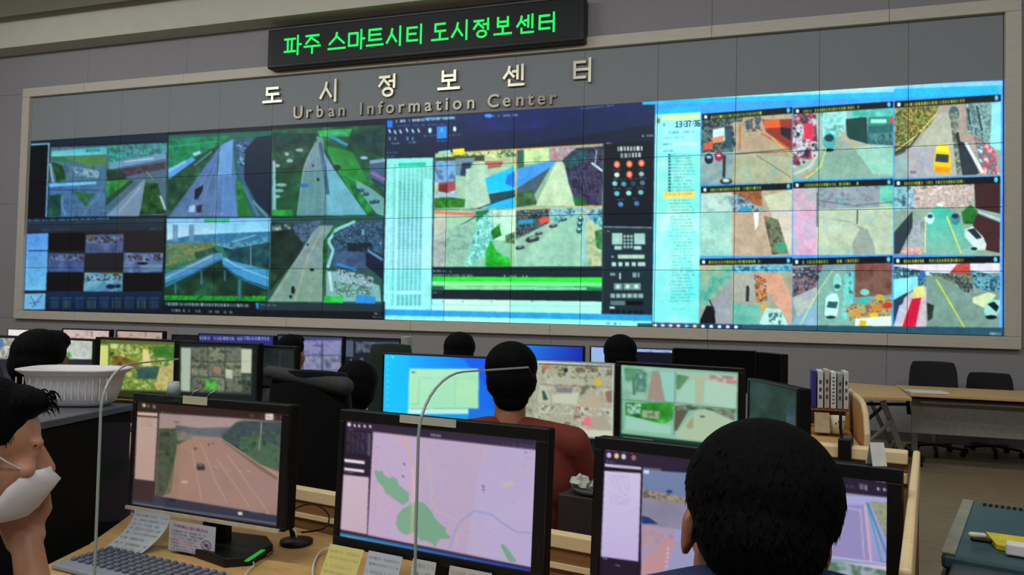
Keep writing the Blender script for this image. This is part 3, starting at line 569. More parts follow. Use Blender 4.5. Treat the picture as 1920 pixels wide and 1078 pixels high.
    c.poly([(438, 860), (452, 860), (448, 915), (436, 912)], '#283038'); c.ell(444, 855, 6, 7, '#202428'); c.poly([(250, 985), (275, 930), (305, 935), (312, 1004), (246, 1004)], '#101418'); c.line([(285, 905), (310, 960)], 5, '#203040'); c.poly([(490, 1010), (520, 940), (580, 945), (612, 1012)], '#b8d8d0'); clutter(c, [(530, 960), (585, 960), (580, 1008), (530, 1008)], ['#283c40', '#506868'], 4, .5); c.ell(510, 935, 12, 12, '#f0a030')
    head((246, 738), (628, 732))
    c.view(1480, 130, 2.034)
    # 1,2
    c.poly([(15, 160), (396, 150), (396, 412), (14, 422)], '#98b0a8'); c.noise([(15, 165), (100, 160), (110, 330), (14, 380)], ['#383848', '#a04858', '#e0e0e8', '#283040'], 8); c.poly([(52, 210), (90, 205), (92, 270), (58, 265)], '#e83858'); c.noise([(120, 165), (220, 155), (210, 250), (130, 270)], ['#68c8c0', '#a8e0d8', '#3c9898'], 8)
    c.poly([(110, 350), (180, 260), (230, 250), (260, 310), (340, 408), (60, 420)], '#90a89c'); c.noise([(240, 290), (396, 290), (396, 405), (320, 400)], ['#b0c0b8', '#98c8b8', '#b8b8b0'], 20); c.poly([(215, 190), (295, 180), (300, 285), (220, 262)], '#1c4440'); c.poly([(300, 178), (396, 178), (396, 208), (300, 215)], '#20907c'); c.rect(310, 190, 370, 204, '#d0f0e0', .8); c.poly([(300, 215), (396, 208), (396, 290), (300, 285)], '#286868'); clutter(c, [(305, 245), (396, 240), (396, 285), (305, 280)], ['#a0e0d8', '#184048'], 5, .4); c.noise([(230, 155), (396, 150), (396, 178), (230, 185)], ['#38a898', '#70d0c0'], 8); c.poly([(180, 215), (240, 275), (300, 290), (240, 300), (200, 260)], '#a8a888')
    c.ell(152, 275, 24, 34, '#48a8a8'); c.ell(152, 262, 18, 14, '#184048'); c.ell(150, 308, 20, 6, '#102428'); c.line([(65, 415), (120, 370), (140, 300)], 5, '#e8e060'); c.line([(18, 400), (80, 370), (110, 320)], 8, '#e8c0b8'); c.line([(40, 412), (100, 385)], 8, '#f07868', .7); c.ell(66, 320, 10, 16, '#402848'); c.rect(382, 184, 398, 204, '#e04848')
    head((15, 148), (396, 122), 24)
    # 1,3
    c.poly([(402, 135), (806, 118), (804, 404), (402, 414)], '#a09c90'); c.noise([(402, 150), (570, 140), (540, 210), (450, 290), (402, 300)], ['#485830', '#98a850', '#384028', '#c0a858', '#587040'], 6); c.noise([(402, 290), (450, 290), (440, 320), (402, 330)], ['#503830', '#807058'], 5)
    c.poly([(402, 414), (402, 340), (480, 290), (575, 165), (615, 165), (640, 408)], '#a8b4a4'); c.noise([(402, 340), (470, 300), (560, 300), (560, 412), (402, 414)], ['#98a8b8', '#a8a4a0', '#90b0b8'], 20); c.line([(405, 310), (490, 250), (560, 170)], 4, '#d8e080'); c.line([(402, 318), (460, 295), (500, 240)], 6, '#303c38'); c.ell(628, 170, 20, 30, '#406878'); c.noise([(610, 165), (640, 160), (660, 380), (640, 404)], ['#384440', '#708070', '#a8b0a0'], 5)
    c.noise([(670, 120), (804, 118), (804, 290), (760, 290), (680, 240)], ['#305058', '#88b8b0', '#486870', '#c8e0d0'], 8); c.line([(680, 150), (690, 210)], 5, '#102830'); c.line([(715, 140), (735, 235)], 5, '#102830'); c.poly([(772, 130), (806, 120), (806, 310), (765, 300)], '#88e0f8'); c.noise([(700, 250), (780, 300), (800, 404), (740, 400)], ['#c8d8d8', '#e05060', '#487878', '#f0f0f0'], 6); c.poly([(640, 270), (668, 280), (725, 395), (712, 402), (660, 404)], '#2c3840'); c.line([(672, 280), (738, 395)], 12, '#d8f0f0'); c.line([(640, 240), (650, 300)], 10, '#282c34')
    c.poly([(560, 295), (568, 284), (605, 286), (608, 300), (618, 350), (616, 392), (604, 400), (560, 396), (550, 380), (552, 340)], '#f0c818'); c.poly([(560, 322), (608, 326), (606, 356), (556, 352)], '#304048'); c.poly([(562, 292), (606, 294), (606, 315), (560, 312)], '#f8e838'); c.poly([(552, 370), (616, 374), (610, 398), (558, 394)], '#e09818')
    c.ell(472, 392, 14, 6, '#707880'); head((402, 122), (806, 96), 26)
    # 2,2
    c.poly([(14, 445), (396, 435), (396, 706), (14, 708)], '#b8bca8'); c.noise([(14, 448), (104, 445), (104, 708), (14, 708)], ['#c8a0c0', '#d8a8c0', '#b8b0c8', '#d0b0a8'], 30); c.noise([(106, 448), (345, 440), (345, 530), (106, 535)], ['#788898', '#98a0a8', '#a898a8', '#708090'], 7); c.noise([(345, 440), (396, 436), (396, 520), (345, 500)], ['#58b0a0', '#78c8b0'], 14); c.noise([(106, 535), (396, 525), (396, 706), (106, 708)], ['#a8c8b0', '#c0d0a8', '#b8d0b8'], 30)
    c.poly([(110, 560), (230, 580), (270, 610), (240, 660), (245, 706), (330, 706), (320, 660), (300, 610), (230, 585)], '#98a898'); c.line([(106, 470), (106, 600)], 5, '#506870'); c.line([(260, 535), (258, 590)], 5, '#405860'); c.line([(106, 500), (250, 520), (396, 505)], 4, '#506878', .8); head((14, 430), (396, 418), 24)
    # 2,3
    c.poly([(400, 440), (804, 425), (802, 712), (398, 706)], '#88a890'); c.noise([(400, 450), (470, 445), (480, 530), (400, 540)], ['#5890b0', '#a8c8d0', '#385870'], 7); c.noise([(470, 440), (705, 432), (700, 525), (480, 530)], ['#807870', '#c8c0b8', '#a89888', '#e8e0d8'], 8); c.poly([(705, 432), (804, 428), (804, 550), (710, 530)], '#3c2428'); c.line([(705, 535), (804, 575)], 8, '#a8d0d0'); c.poly([(705, 545), (804, 585), (802, 700), (750, 690), (700, 600)], '#44282a')
    c.poly([(520, 706), (525, 560), (560, 520), (610, 530), (690, 640), (720, 706)], '#38c0a0', 1, c2='#80b8a0'); c.noise([(455, 590), (520, 560), (520, 700), (400, 700)], ['#80a0a0', '#a8b8b0', '#688888'], 10); c.poly([(400, 620), (470, 540), (470, 600), (420, 704), (400, 704)], '#303c44'); c.line([(520, 560), (518, 700)], 4, '#e0e890'); c.line([(600, 560), (655, 700)], 5, '#e0e060'); c.noise([(430, 680), (505, 680), (505, 706), (430, 706)], ['#d07868', '#e8e0d8'], 6)
    foliage(c, [(655, 545), (690, 515), (720, 540), (700, 590), (665, 590)], '#1c6828', '#40b840'); c.ell(537, 568, 16, 22, '#b8e8e8'); c.ell(537, 560, 11, 8, '#285058'); c.ell(633, 570, 19, 24, '#408890'); c.ell(633, 560, 13, 9, '#183840')
    c.poly([(668, 610), (700, 598), (740, 640), (752, 668), (748, 688), (715, 690), (668, 638)], '#c8e4d8'); c.poly([(678, 612), (705, 605), (735, 642), (715, 648)], '#203438'); c.ell(705, 684, 12, 6, '#182428'); head((400, 422), (804, 408), 26)
    # 3,2
    c.poly([(12, 735), (392, 728), (390, 985), (10, 980)], '#7898a0'); c.noise([(12, 760), (130, 745), (100, 830), (12, 880)], ['#404c68', '#a87078', '#28303c', '#88a8b0'], 7); c.noise([(12, 870), (100, 830), (120, 850), (30, 960)], ['#a0a0a8', '#c0b8b0'], 12); c.poly([(30, 980), (100, 880), (170, 760), (215, 755), (245, 985)], '#88a8a0'); c.noise([(12, 960), (100, 890), (110, 985), (12, 985)], ['#80a0c0', '#98b0c0'], 14); c.line([(40, 975), (110, 850), (165, 765)], 4, '#d8d878')
    c.noise([(210, 780), (246, 770), (240, 940), (200, 960)], ['#58b0c0', '#88d0c8', '#306878'], 6); c.noise([(250, 740), (392, 735), (390, 860), (250, 870)], ['#784840', '#8a5850', '#684038'], 16); c.noise([(210, 900), (392, 870), (390, 960), (230, 960)], ['#886848', '#c0b080', '#a04838'], 5)
    for x, y, k in ((285, 885, '#30b8b0'), (335, 910, '#f08030'), (345, 870, '#c8a038'), (375, 900, '#d83828'), (288, 850, '#78c8c0'), (255, 930, '#e08838'), (322, 938, '#f0b838')): c.ell(x, y, 18, 12, k)
    c.poly([(252, 950), (390, 940), (390, 988), (248, 988)], '#e8e8d8'); c.poly([(270, 955), (296, 960), (290, 986), (265, 984)], '#f0b020'); c.poly([(140, 870), (160, 855), (182, 856), (190, 880), (182, 940), (150, 948), (134, 935)], '#d0f0e8'); c.poly([(148, 885), (186, 886), (180, 912), (142, 908)], '#305860'); c.ell(183, 812, 16, 34, '#98d8d0'); c.ell(183, 828, 12, 9, '#285860'); c.ell(158, 945, 18, 6, '#203438')
    head((12, 722), (394, 712), 26)
    # 3,3
    c.poly([(398, 735), (802, 728), (800, 990), (396, 990)], '#88948c'); c.poly([(398, 745), (802, 738), (802, 775), (398, 790)], '#d8dcf0'); c.noise([(640, 742), (690, 738), (690, 790), (600, 790)], ['#a83838', '#c05048', '#803030'], 8); c.noise([(690, 765), (802, 790), (802, 850), (720, 840), (690, 800)], ['#183040', '#386878', '#80b8c8', '#102028'], 6); c.noise([(530, 775), (700, 780), (700, 860), (600, 820)], ['#384848', '#888870', '#28383c', '#b0b8a0'], 6)
    c.noise([(398, 750), (520, 770), (520, 830), (398, 860)], ['#284050', '#68a0b0', '#183040', '#a8d0d0'], 6); c.poly([(398, 800), (490, 790), (490, 830), (398, 880)], '#90d8e8'); c.poly([(398, 880), (450, 850), (450, 920), (398, 980)], '#303c58'); c.poly([(440, 870), (500, 825), (522, 830), (524, 988), (396, 988)], '#d8b8c0'); c.poly([(470, 870), (505, 862), (480, 988), (428, 988)], '#e01840'); c.poly([(475, 830), (515, 825), (515, 868), (470, 875)], '#e8d880'); c.poly([(420, 900), (440, 890), (410, 985), (396, 985)], '#c8b8e0')
    c.poly([(524, 988), (522, 800), (560, 785), (620, 810), (800, 970), (800, 990)], '#7f948a'); c.noise([(524, 988), (522, 800), (560, 785), (800, 990)], ['#788c80', '#889c90'], 14, .6); c.line([(560, 800), (668, 985)], 5, '#e0d838'); c.poly([(700, 870), (760, 850), (790, 860), (745, 910), (700, 890)], '#d8d8a8'); c.poly([(742, 905), (768, 878), (802, 880), (802, 925), (780, 952), (745, 935)], '#a8d0c8'); c.poly([(755, 895), (780, 885), (800, 905), (790, 925)], '#102028'); c.ell(770, 945, 22, 8, '#101820'); c.noise([(524, 890), (552, 900), (545, 950), (528, 960)], ['#202828', '#384438'], 5); c.ell(506, 785, 12, 18, '#3868a8')
    head((398, 718), (802, 712), 26)
    c.poly([(-580, 968), (822, 985), (822, 1024), (-580, 1000)], '#2c5060'); c.line([(-580, 1000), (822, 1022)], 5, '#184a90'); c.glyph((765, 1002), (805, 1004), 11, '#a0b8c0', .9)
    c.view(1200, 150, 2.2); c.poly([(52, 1000), (244, 1004), (244, 1026), (52, 1022)], '#504868'); c.poly([(244, 1004), (420, 1008), (420, 1034), (244, 1030)], '#203c60')
    for x, k in ((62, '#f8f8f8'), (94, '#c8c8e0'), (126, '#d0d0e0'), (158, '#d0c8e0'), (192, '#50c8f8'), (226, '#f0d0a0'), (260, '#f8f8f8'), (294, '#f0f8f8'), (328, '#e8f0f8'), (362, '#e0e8f0'), (396, '#e8f0f8')): c.ell(x, 1012+(x-62)*.02, 8, 7, k)
def paint_clock(c):
    c.view(1200, 150, 2.2)
    dg = {'1': '010110010010010010111', '3': '111001001111001001111', '7': '111001001010010010010', '6': '111100100111101101111', ':': '000010000000010000000'}
    x = 146
    for ch in '13:37:36':
        for i in range(7):
            for j in range(3):
                if dg[ch][i*3+j] == '1': c.rect(x+j*4.2, 170+i*3.6-(x-146)*.05, x+j*4.2+4.4, 173.8+i*3.6-(x-146)*.05, '#1c4050')
        x += 9.5 if ch == ':' else 14.2
paint_middle(V); paint_left(V); paint_right(V)
_n = vnoise(V.h, V.w, 14, 77)[..., None]*.10+vnoise(V.h, V.w, 3.2, 78, 2)[..., None]*.08+.91; V.a = V.a*_n
V.a[:, 700:] = np.clip((V.a[:, 700:]-110)*1.12+118, 0, 255)
V.a[:, :700] *= np.array([.84, .90, 1.0])
V.blur(); paint_clock(V)
# the sixty cubes differ slightly in tint; thin joints between them
M_scr = screen_mat('display_glass', 1.0)
vw = empty('video_wall', (PW/2, 0, Z0), 0, 'wide video wall of live traffic camera pictures filling the beige frame', 'video wall')
NX, NZ = 15, 4; rg = random.Random(5); cw, chh = PW/NX, PH/NZ
for i in range(NX):
    for j in range(NZ):
        x0, x1 = i*cw+.003, (i+1)*cw-.003; z0, z1 = Z0+j*chh+.003, Z0+(j+1)*chh-.003
        tint = np.array([1+rg.uniform(-.16, .05), 1+rg.uniform(-.03, .05), 1+rg.uniform(-.06, .06)])
        pxs = [projn((a, 0, bz)) for a in (x0, x1) for bz in (z0, z1)]
        st_ = .95 if i == 11 and j == 3 else 1.25 if i >= 11 else 1.6; nu = max(24, int((pxs[2][0]-pxs[0][0])/st_)); nv = max(24, int(abs(pxs[0][1]-pxs[1][1])/st_))
        me = grid_mesh('display_panel', (x0, 0, z1), (x1, 0, z1), (x0, 0, z0), (x1, 0, z0), nu, nv, lambda X: V.sample(*projn(X))*tint)
        # a solid housing behind the picture
        o = link('display_panel', me, M_scr, vw); o.location = (-PW/2, 0, -Z0)
        h = MB().box(((x0+x1)/2, .046, (z0+z1)/2), (x1-x0, .088, z1-z0)); 
        link('panel_housing', h.mesh('panel_housing'), M_black, o)

# ================================================================ HANGUL STROKES
GL = {
 'do': [[(.78, .92), (.22, .92), (.22, .55), (.82, .55)], [(.5, .5), (.5, .12)], [(.03, .1), (.97, .1)]],
 'si': [[(.36, .88), (.3, .6), (.04, .18)], [(.34, .62), (.62, .22)], [(.86, .98), (.86, .0)]],
 'jeong': [[(.06, .9), (.58, .9)], [(.34, .88), (.04, .5)], [(.33, .74), (.58, .52)], [(.6, .7), (.84, .7)], [(.86, .98), (.86, .42)], 'o'],
 'bo': [[(.22, .96), (.22, .5), (.78, .5), (.78, .96)], [(.22, .74), (.78, .74)], [(.5, .48), (.5, .12)], [(.03, .1), (.97, .1)]],
 'sen': [[(.26, .92), (.22, .7), (.02, .42)], [(.25, .7), (.46, .46)], [(.44, .7), (.64, .7)], [(.64, .94), (.64, .36)], [(.87, .98), (.87, .3)], [(.26, .28), (.26, .06), (.92, .06)]],
 'teo': [[(.6, .86), (.1, .86), (.1, .18), (.62, .18)], [(.1, .53), (.54, .53)], [(.6, .53), (.84, .53)], [(.86, .98), (.86, .0)]],
 'pa': [[(.02, .84), (.62, .84)], [(.02, .18), (.64, .18)], [(.2, .84), (.2, .18)], [(.44, .84), (.44, .18)], [(.8, .98), (.8, .0)], [(.8, .52), (.99, .52)]],
 'ju': [[(.12, .92), (.88, .92)], [(.5, .9), (.12, .52)], [(.48, .78), (.88, .52)], [(.02, .36), (.98, .36)], [(.5, .36), (.5, .0)]],
 'seu': [[(.5, .94), (.45, .72), (.08, .38)], [(.5, .76), (.92, .38)], [(.02, .12), (.98, .12)]],
 'ma': [[(.06, .84), (.58, .84), (.58, .2), (.06, .2), (.06, .84)], [(.8, .98), (.8, .0)], [(.8, .52), (.99, .52)]],
 'teu': [[(.86, .94), (.16, .94), (.16, .4), (.88, .4)], [(.16, .67), (.82, .67)], [(.02, .12), (.98, .12)]],
 'ti': [[(.62, .86), (.08, .86), (.08, .18), (.66, .18)], [(.08, .53), (.56, .53)], [(.87, .98), (.87, .0)]],
}
def strokes(mb, key, w, h, th, d, fn):
    """fn(x, z) -> point on the sign face; d = depth of the letter towards the room"""
    kk = 0
    for st in GL[key]:
        if st == 'o':
            st = [(.5+.26*math.cos(a), .2+.17*math.sin(a)) for a in np.linspace(0, 2*PI, 15)]
        for (ax, az), (bx, bz) in zip(st, st[1:]):
            L = math.hypot((bx-ax)*w, (bz-az)*h) or 1; ux, uz = (bx-ax)*w/L*th*.45, (bz-az)*h/L*th*.45
            a = Vector(fn(ax*w-ux, az*h-uz)); b2 = Vector(fn(bx*w+ux, bz*h+uz))
            kk += 1; mb.bar(a, b2, th*(1-.008*kk), d-.0012*kk, up=(0, 1, 0))
# LED sign
FY = -.24
lt = on_y(499, 56, FY); rt = on_y(1096, -8, FY); lb = on_y(504, 127, FY); rb = on_y(1096, 77, FY)
sx0, sx1 = (lt[0]+lb[0])/2, (rt[0]+rb[0])/2; sz0, sz1 = (lb[2]+rb[2])/2, min((lt[2]+rt[2])/2, 5.92)
sign = empty('led_sign', ((sx0+sx1)/2, FY, sz0), 0, 'long black electronic sign with green Korean lettering above the beige frame', 'sign')
def loc_of(e, mb, name, m, **k):
    o = mb.build(name, m, e, **k); o.matrix_parent_inverse = Matrix.Identity(4); o.location = e.matrix_basis.inverted() @ Vector((0, 0, 0)) if True else o.location
    return o
def part(e, mb, name, m, **k):      # vertices given in world space
    me_o = mb.build(name, m, e, **k); me_o.data.transform(wm(e).inverted()); return me_o
def wm(e):
    M = e.matrix_basis.copy(); p = e.parent
    while p is not None: M = p.matrix_basis @ M; p = p.parent
    return M
part(sign, MB().box(((sx0+sx1)/2, (FY+.0)/2-.005, (sz0+sz1)/2), (sx1-sx0, -FY-.02, sz1-sz0)), 'casing', M_black, bevel=.02)
part(sign, MB().box(((sx0+sx1)/2, FY+.004, (sz0+sz1)/2), (sx1-sx0-.16, .01, sz1-sz0-.12)), 'display_face', mat('led_face', '#15191b', .5, var=.15, scale=200, spec=.3))
M_led = mat('green_led', '#0ce055', .6, emit=1.05)
led = MB()
for key, x0, x1 in (('pa', 533, 564), ('ju', 570, 600), ('seu', 615, 647), ('ma', 652, 683), ('teu', 687, 718), ('si', 724, 754), ('ti', 761, 793), ('do', 809, 840), ('si', 846, 879), ('jeong', 887, 919), ('bo', 926, 959), ('sen', 969, 1002), ('teo', 1008, 1043)):
    yb = 104-(x0-533)*.0905
    A = on_y(x0, yb, FY-.006); B = on_y(x1, yb-3, FY-.006); T = on_y(x0, yb-35, FY-.006)
    led = MB(); strokes(led, key, B[0]-A[0], T[2]-A[2],   .030, .012, lambda x, z: (A[0]+x, FY-.006, A[2]+z))
    part(sign, led, 'led_syllable', M_led)
# metal letters
M_letter = mat('champagne_metal', '#b5b09a', .32, metal=.8, var=.05, scale=6)
M_letter2 = mat('dark_bronze_metal', '#7c776a', .35, metal=.8, var=.05, scale=6)
hl = [('do', 494, 529, 163, 196, 'silver metal Hangul syllable at the far left of the wall lettering'), ('si', 601, 634, 150, 192, 'silver metal Hangul syllable, second from left above the word Urban'),
      ('jeong', 711, 744, 140, 183, 'silver metal Hangul syllable with a ring at its foot, third from left'), ('bo', 822, 862, 132, 172, 'silver metal Hangul syllable, fourth from left, above the word Information'),
      ('sen', 945, 985, 122, 164, 'silver metal Hangul syllable above the word Center, fifth from left'), ('teo', 1074, 1111, 110, 155, 'silver metal Hangul syllable at the far right of the wall lettering')]
for key, x0, x1, y0, y1, lab in hl:
    A = on_y((x0+x1)/2, y1-2, -.02); T = on_y((x0+x1)/2, y0+1, -.02); L = on_y(x0, y1, -.02); Rr = on_y(x1, y1, -.02); w = Rr[0]-L[0]; h = T[2]-A[2]
    e = tag(MB().build('metal_syllable', M_letter), lab, 'letter', 'large metal Hangul syllables on the wall')
    mb = MB(); strokes(mb, key, w, h, .040, .055, lambda x, z: (x-w/2, 0, z)); e.data = mb.mesh('metal_syllable'); e.data.materials.append(M_letter); e.location = (A[0], -.018, A[2])
word_lab = {'Urban': 'the word Urban', 'Information': 'the word Information', 'Center': 'the word Center'}
LT = [('U', 559), ('r', 579), ('b', 600), ('a', 622), ('n', 641), ('I', 677), ('n', 695), ('f', 713), ('o', 731.5), ('r', 752.5), ('m', 777), ('a', 803), ('t', 822.5), ('i', 838), ('o', 857.5), ('n', 883), ('C', 925), ('e', 950), ('n', 975), ('t', 995), ('e', 1015), ('r', 1036)]
ordn = ['first', 'second', 'third', 'fourth', 'fifth', 'sixth', 'seventh', 'eighth', 'ninth', 'tenth', 'eleventh']
wi = 0; li = 0; words = ['Urban', 'Information', 'Center']
for k, (ch, px) in enumerate(LT):
    if ch in 'UIC' and k: wi += 1; li = 0
    py = 222-(px-552)*.0565
    P = on_y(px, py, -.02)
    cu = bpy.data.curves.new('letter', 'FONT'); cu.body = ch; cu.size = .265; cu.extrude = .02; cu.offset = .005; cu.align_x = 'CENTER'
    to = bpy.data.objects.new('tmp', cu); C.objects.link(to)
    dg = bpy.context.evaluated_depsgraph_get(); dg.update(); me = bpy.data.meshes.new_from_object(to.evaluated_get(dg)); bpy.data.objects.remove(to); bpy.data.curves.remove(cu)
    me.transform(Matrix.Rotation(PI/2, 4, 'X')); me.name = 'metal_letter'
    o = link('metal_letter', me, M_letter2); o.location = (P[0], -.012, P[2])
    tag(o, 'small silver metal letter %s, %s letter of the word %s on the grey wall' % (ch, ordn[li], words[wi]), 'letter', 'small metal letters of Urban Information Center'); li += 1
# ================================================================ FURNITURE
RO = np.array([11.02, -8.05]); RT = np.array([.982, -.187]); RN = np.array([-.187, -.982]); RYAW = math.atan2(-.187, .982)
def rw(s, n, z): p = RO+RT*s+RN*n; return Vector((p[0], p[1], z))     # near desk row frame: s along it, n towards the viewer
def rbox(mb, s0, s1, n0, n1, z0, z1): return mb.box(rw((s0+s1)/2, (n0+n1)/2, (z0+z1)/2), (s1-s0, n1-n0, z1-z0), RYAW)
desk = empty('long_desk', rw(.4, .4, 0), RYAW, 'light wooden desk of the front row carrying the three large monitors', 'desk')
part(desk, MB().prism([tuple(rw(s, n, .70)) for s, n in ((-.70, .03), (1.83, .03), (1.83, .80), (-.22, .80), (-.36, .5))], (0, 0, .03)), 'desktop', M_wood, bevel=.003)
for s, n0 in ((-.20, .30), (.55, .06), (1.79, .06)): part(desk, rbox(MB(), s-.0125, s+.0125, n0, .76, 0, .698), 'side_panel', M_woodk)
part(desk, rbox(MB(), -.18, 1.75, .05, .07, .25, .698), 'modesty_panel', M_woodk)
lowp = empty('low_partition', rw(.3, 0, 0), RYAW, 'low brown partition with pale edge strips behind the front desk', 'partition')
part(lowp, rbox(MB(), -.62, 1.33, -.012, .012, 0, .815), 'panel', M_woodk)
part(lowp, rbox(MB(), -.62, 1.33, -.02, .02, .817, .855), 'top_rail', M_woodd, bevel=.003)
part(lowp, rbox(MB(), -.62, 1.33, .013, .022, .762, .776), 'lower_strip', M_woodd)
hp = empty('high_partition', rw(1.6, -.22, 0), RYAW, 'wooden corner partition with pale double rail right of the black-framed monitor', 'partition')
part(hp, rbox(MB(), 1.36, 1.83, -.235, -.205, 0, 1.055), 'panel', M_woodk)
part(hp, rbox(MB(), 1.36, 1.83, -.245, -.195, 1.105, 1.135), 'top_rail', M_woodd, bevel=.003)
part(hp, rbox(MB(), 1.36, 1.83, -.235, -.205, 1.085, 1.105), 'rail_gap', M_woodk)
part(hp, rbox(MB(), 1.36, 1.83, -.245, -.195, 1.057, 1.083), 'lower_rail', M_woodd, bevel=.003)
part(hp, rbox(MB(), 1.841, 1.857, -.25, .80, 1.06, 1.135), 'side_rail', M_woodd, bevel=.005)
part(hp, rbox(MB(), 1.843, 1.855, -.24, .79, 0, 1.058), 'side_panel', M_woodk)
# row two and row three desks (mostly hidden behind monitors and people)
def plain_desk(label, x0, x1, y0, y1, z=.73):
    e = empty('office_desk', ((x0+x1)/2, (y0+y1)/2, 0), 0, label, 'desk')
    part(e, MB().box(((x0+x1)/2, (y0+y1)/2, z-.015), (x1-x0, y1-y0, .03)), 'desktop', M_wood, bevel=.003)
    for x in (x0+.03, x1-.03): part(e, MB().box((x, (y0+y1)/2, z/2-.016), (.03, y1-y0-.06, z-.032)), 'side_panel', M_woodk)
    part(e, MB().box(((x0+x1)/2, y1-.04, z/2), (x1-x0-.1, .02, z-.2)), 'modesty_panel', M_woodk)
    return e
plain_desk('wooden desk under the middle row of monitors, beyond the front partition', 7.6, 12.9, -7.3, -6.55)
plain_desk('wooden desk under the back row of small monitors near the video wall', 6.0, 13.07, -5.5, -4.6)

plain_desk('short wooden side desk under the dim sideways monitor, beyond the pale partition rail', 12.22, 12.80, -8.0, -7.32)
M_bez = mat('black_bezel', '#08080a', .38, var=.1, scale=60, spec=.4)
def wlen(a, b): return float(np.linalg.norm(np.array(a)-np.array(b)))
MON = {}
def monitor(label, TL, yaw, w, h, tilt, cv, bez=(.016, .016, .016, .02), standz=.73, group=None, edge=None, name='monitor', grid=2.2, off=False, base=True, depth=.045):
    """TL: top left outer corner, yaw in degrees, bez: left, right, top, bottom"""
    TL = np.array(TL, float); a = math.radians(yaw); t = np.array([math.cos(a), math.sin(a), 0.]); n = np.array([t[1], -t[0], 0.])
    ti = math.radians(tilt); e = np.array([0, 0, -1.])*math.cos(ti)+n*math.sin(ti); nn = n*math.cos(ti)+np.array([0, 0, 1.])*math.sin(ti)
    P = lambda u, v, d: TL+t*u+e*v+nn*d        # d toward the viewer
    c = P(w/2, h, -.06); o = empty(name, (c[0], c[1], standz), a, label, 'monitor', group)
    M = Matrix((t, nn, -e)).transposed()
    def bx(mb, u0, u1, v0, v1, d0, d1): return mb.box(P((u0+u1)/2, (v0+v1)/2, (d0+d1)/2), (u1-u0, abs(d1-d0), v1-v0), mtx=M)
    l, r, tp, bt = bez
    part(o, bx(MB(), 0, w, 0, h, -depth, -.004), 'housing', M_blackm, bevel=.006)
    fr = MB(); bx(fr, 0, w, 0, tp, -.006, .004); bx(fr, 0, w, h-bt, h, -.006, .004); bx(fr, 0, l, tp, h-bt, -.006, .004); bx(fr, w-r, w, tp, h-bt, -.006, .004)
    part(o, fr, 'bezel', edge or M_bez, bevel=.002)
    A, B, Cc, D = P(l, tp, .0), P(w-r, tp, .0), P(l, h-bt, .0), P(w-r, h-bt, .0)
    if off: part(o, bx(MB(), l, w-r, tp, h-bt, -.004, .0), 'screen', mat('dark_screen', '#030304', .55, spec=.1))
    else:
        pa, pb, pc = projn(A), projn(B), projn(Cc)
        nu = int(max(16, min(230, (pb[0]-pa[0])/grid))); nv = int(max(12, min(180, (pc[1]-pa[1])/grid)))
        me = grid_mesh('screen', A, B, Cc, D, nu, nv, lambda X: cv.sample(*projn(X)))
        s = link('screen', me, M_scr, o); me.transform(wm(o).inverted())
    if base:
        zb = P(w/2, h, 0)[2]
        cc = P(w/2, h*.6, -depth-.03); ft = Vector((cc[0], cc[1], standz))
        k = MB(); k.box((cc[0], cc[1], (standz+P(0, h*.4, 0)[2])/2), (.07, .03, P(0, h*.4, 0)[2]-standz), a); part(o, k, 'stand_neck', M_black, bevel=.004)
        k = MB(); k.lathe((cc[0], cc[1], standz), [(0, 0), (min(.12, w*.22), 0), (min(.12, w*.22), .008), (.04, .018), (0, .018)], 28); part(o, k, 'stand_base', M_black)
    MON[label[:12]] = P
    return o, P
# ---------------------------------------------------------------- front monitors
c1 = Canvas(230, 725, 560, 1010, '#0a0806'); c1.view(220, 720, 3.011)
c1.poly([(110, 90), (950, 145), (900, 820), (80, 690)], '#3a2828'); c1.poly([(112, 92), (945, 148), (940, 200), (112, 150)], '#30201f')
c1.glyph((140, 112), (215, 120), 18, '#b0a090', .8, .6); c1.ell(152, 120, 9, 10, '#d0b8a0'); c1.glyph((750, 170), (930, 182), 16, '#705c5c', .6, .6); c1.rect(836, 168, 880, 202, '#e0d0d0'); c1.glyph((845, 180), (870, 182), 10, '#605050')
c1.poly([(115, 158), (228, 165), (226, 182), (113, 174)], '#d8b8a8'); c1.poly([(112, 184), (228, 192), (208, 548), (98, 535)], '#c0a094', 1, c2='#b8988c'); 
for i in range(3): c1.glyph((130, 200+i*15), (200, 204+i*15), 5, '#806858', .7)
c1.poly([(98, 537), (208, 550), (205, 660), (88, 645)], '#3a2626'); c1.glyph((95, 655), (170, 665), 12, '#a08840', .7, .5)
c1.poly([(238, 165), (938, 212), (900, 745), (212, 645)], '#a48272')
c1.poly([(238, 165), (690, 195), (660, 245), (520, 260), (400, 250), (236, 262)], '#a08888', 1, c2='#a89088'); c1.line([(320, 212), (350, 218)], 6, '#784840'); c1.glyph((236, 156), (300, 160), 5, '#c0a898', .7)
c1.noise([(330, 232), (460, 248), (560, 245), (700, 240), (680, 310), (400, 290), (320, 280)], ['#505860', '#646870', '#586468'], 10)
c1.noise([(590, 290), (670, 215), (720, 205), (936, 215), (925, 500), (800, 450), (700, 400), (600, 330)], ['#2c3c44', '#405058', '#34483c', '#4c5c60'], 9); c1.noise([(690, 300), (780, 290), (925, 360), (920, 500), (800, 450), (690, 390)], ['#2f4434', '#4c6850', '#3c5844'], 7); c1.line([(815, 215), (800, 370)], 5, '#b0a098')
c1.noise([(236, 250), (330, 250), (420, 300), (340, 345), (320, 450), (320, 560), (300, 620), (215, 640)], ['#303828', '#485040', '#505840', '#384434'], 9); c1.noise([(330, 260), (420, 280), (430, 310), (340, 320)], ['#606458', '#8a8070'], 6)
c1.poly([(330, 420), (335, 345), (450, 295), (580, 300), (620, 350), (800, 460), (905, 520), (898, 745), (240, 648), (300, 630)], '#9c7a68', 1, c2='#93767c', gd=(1, .3))
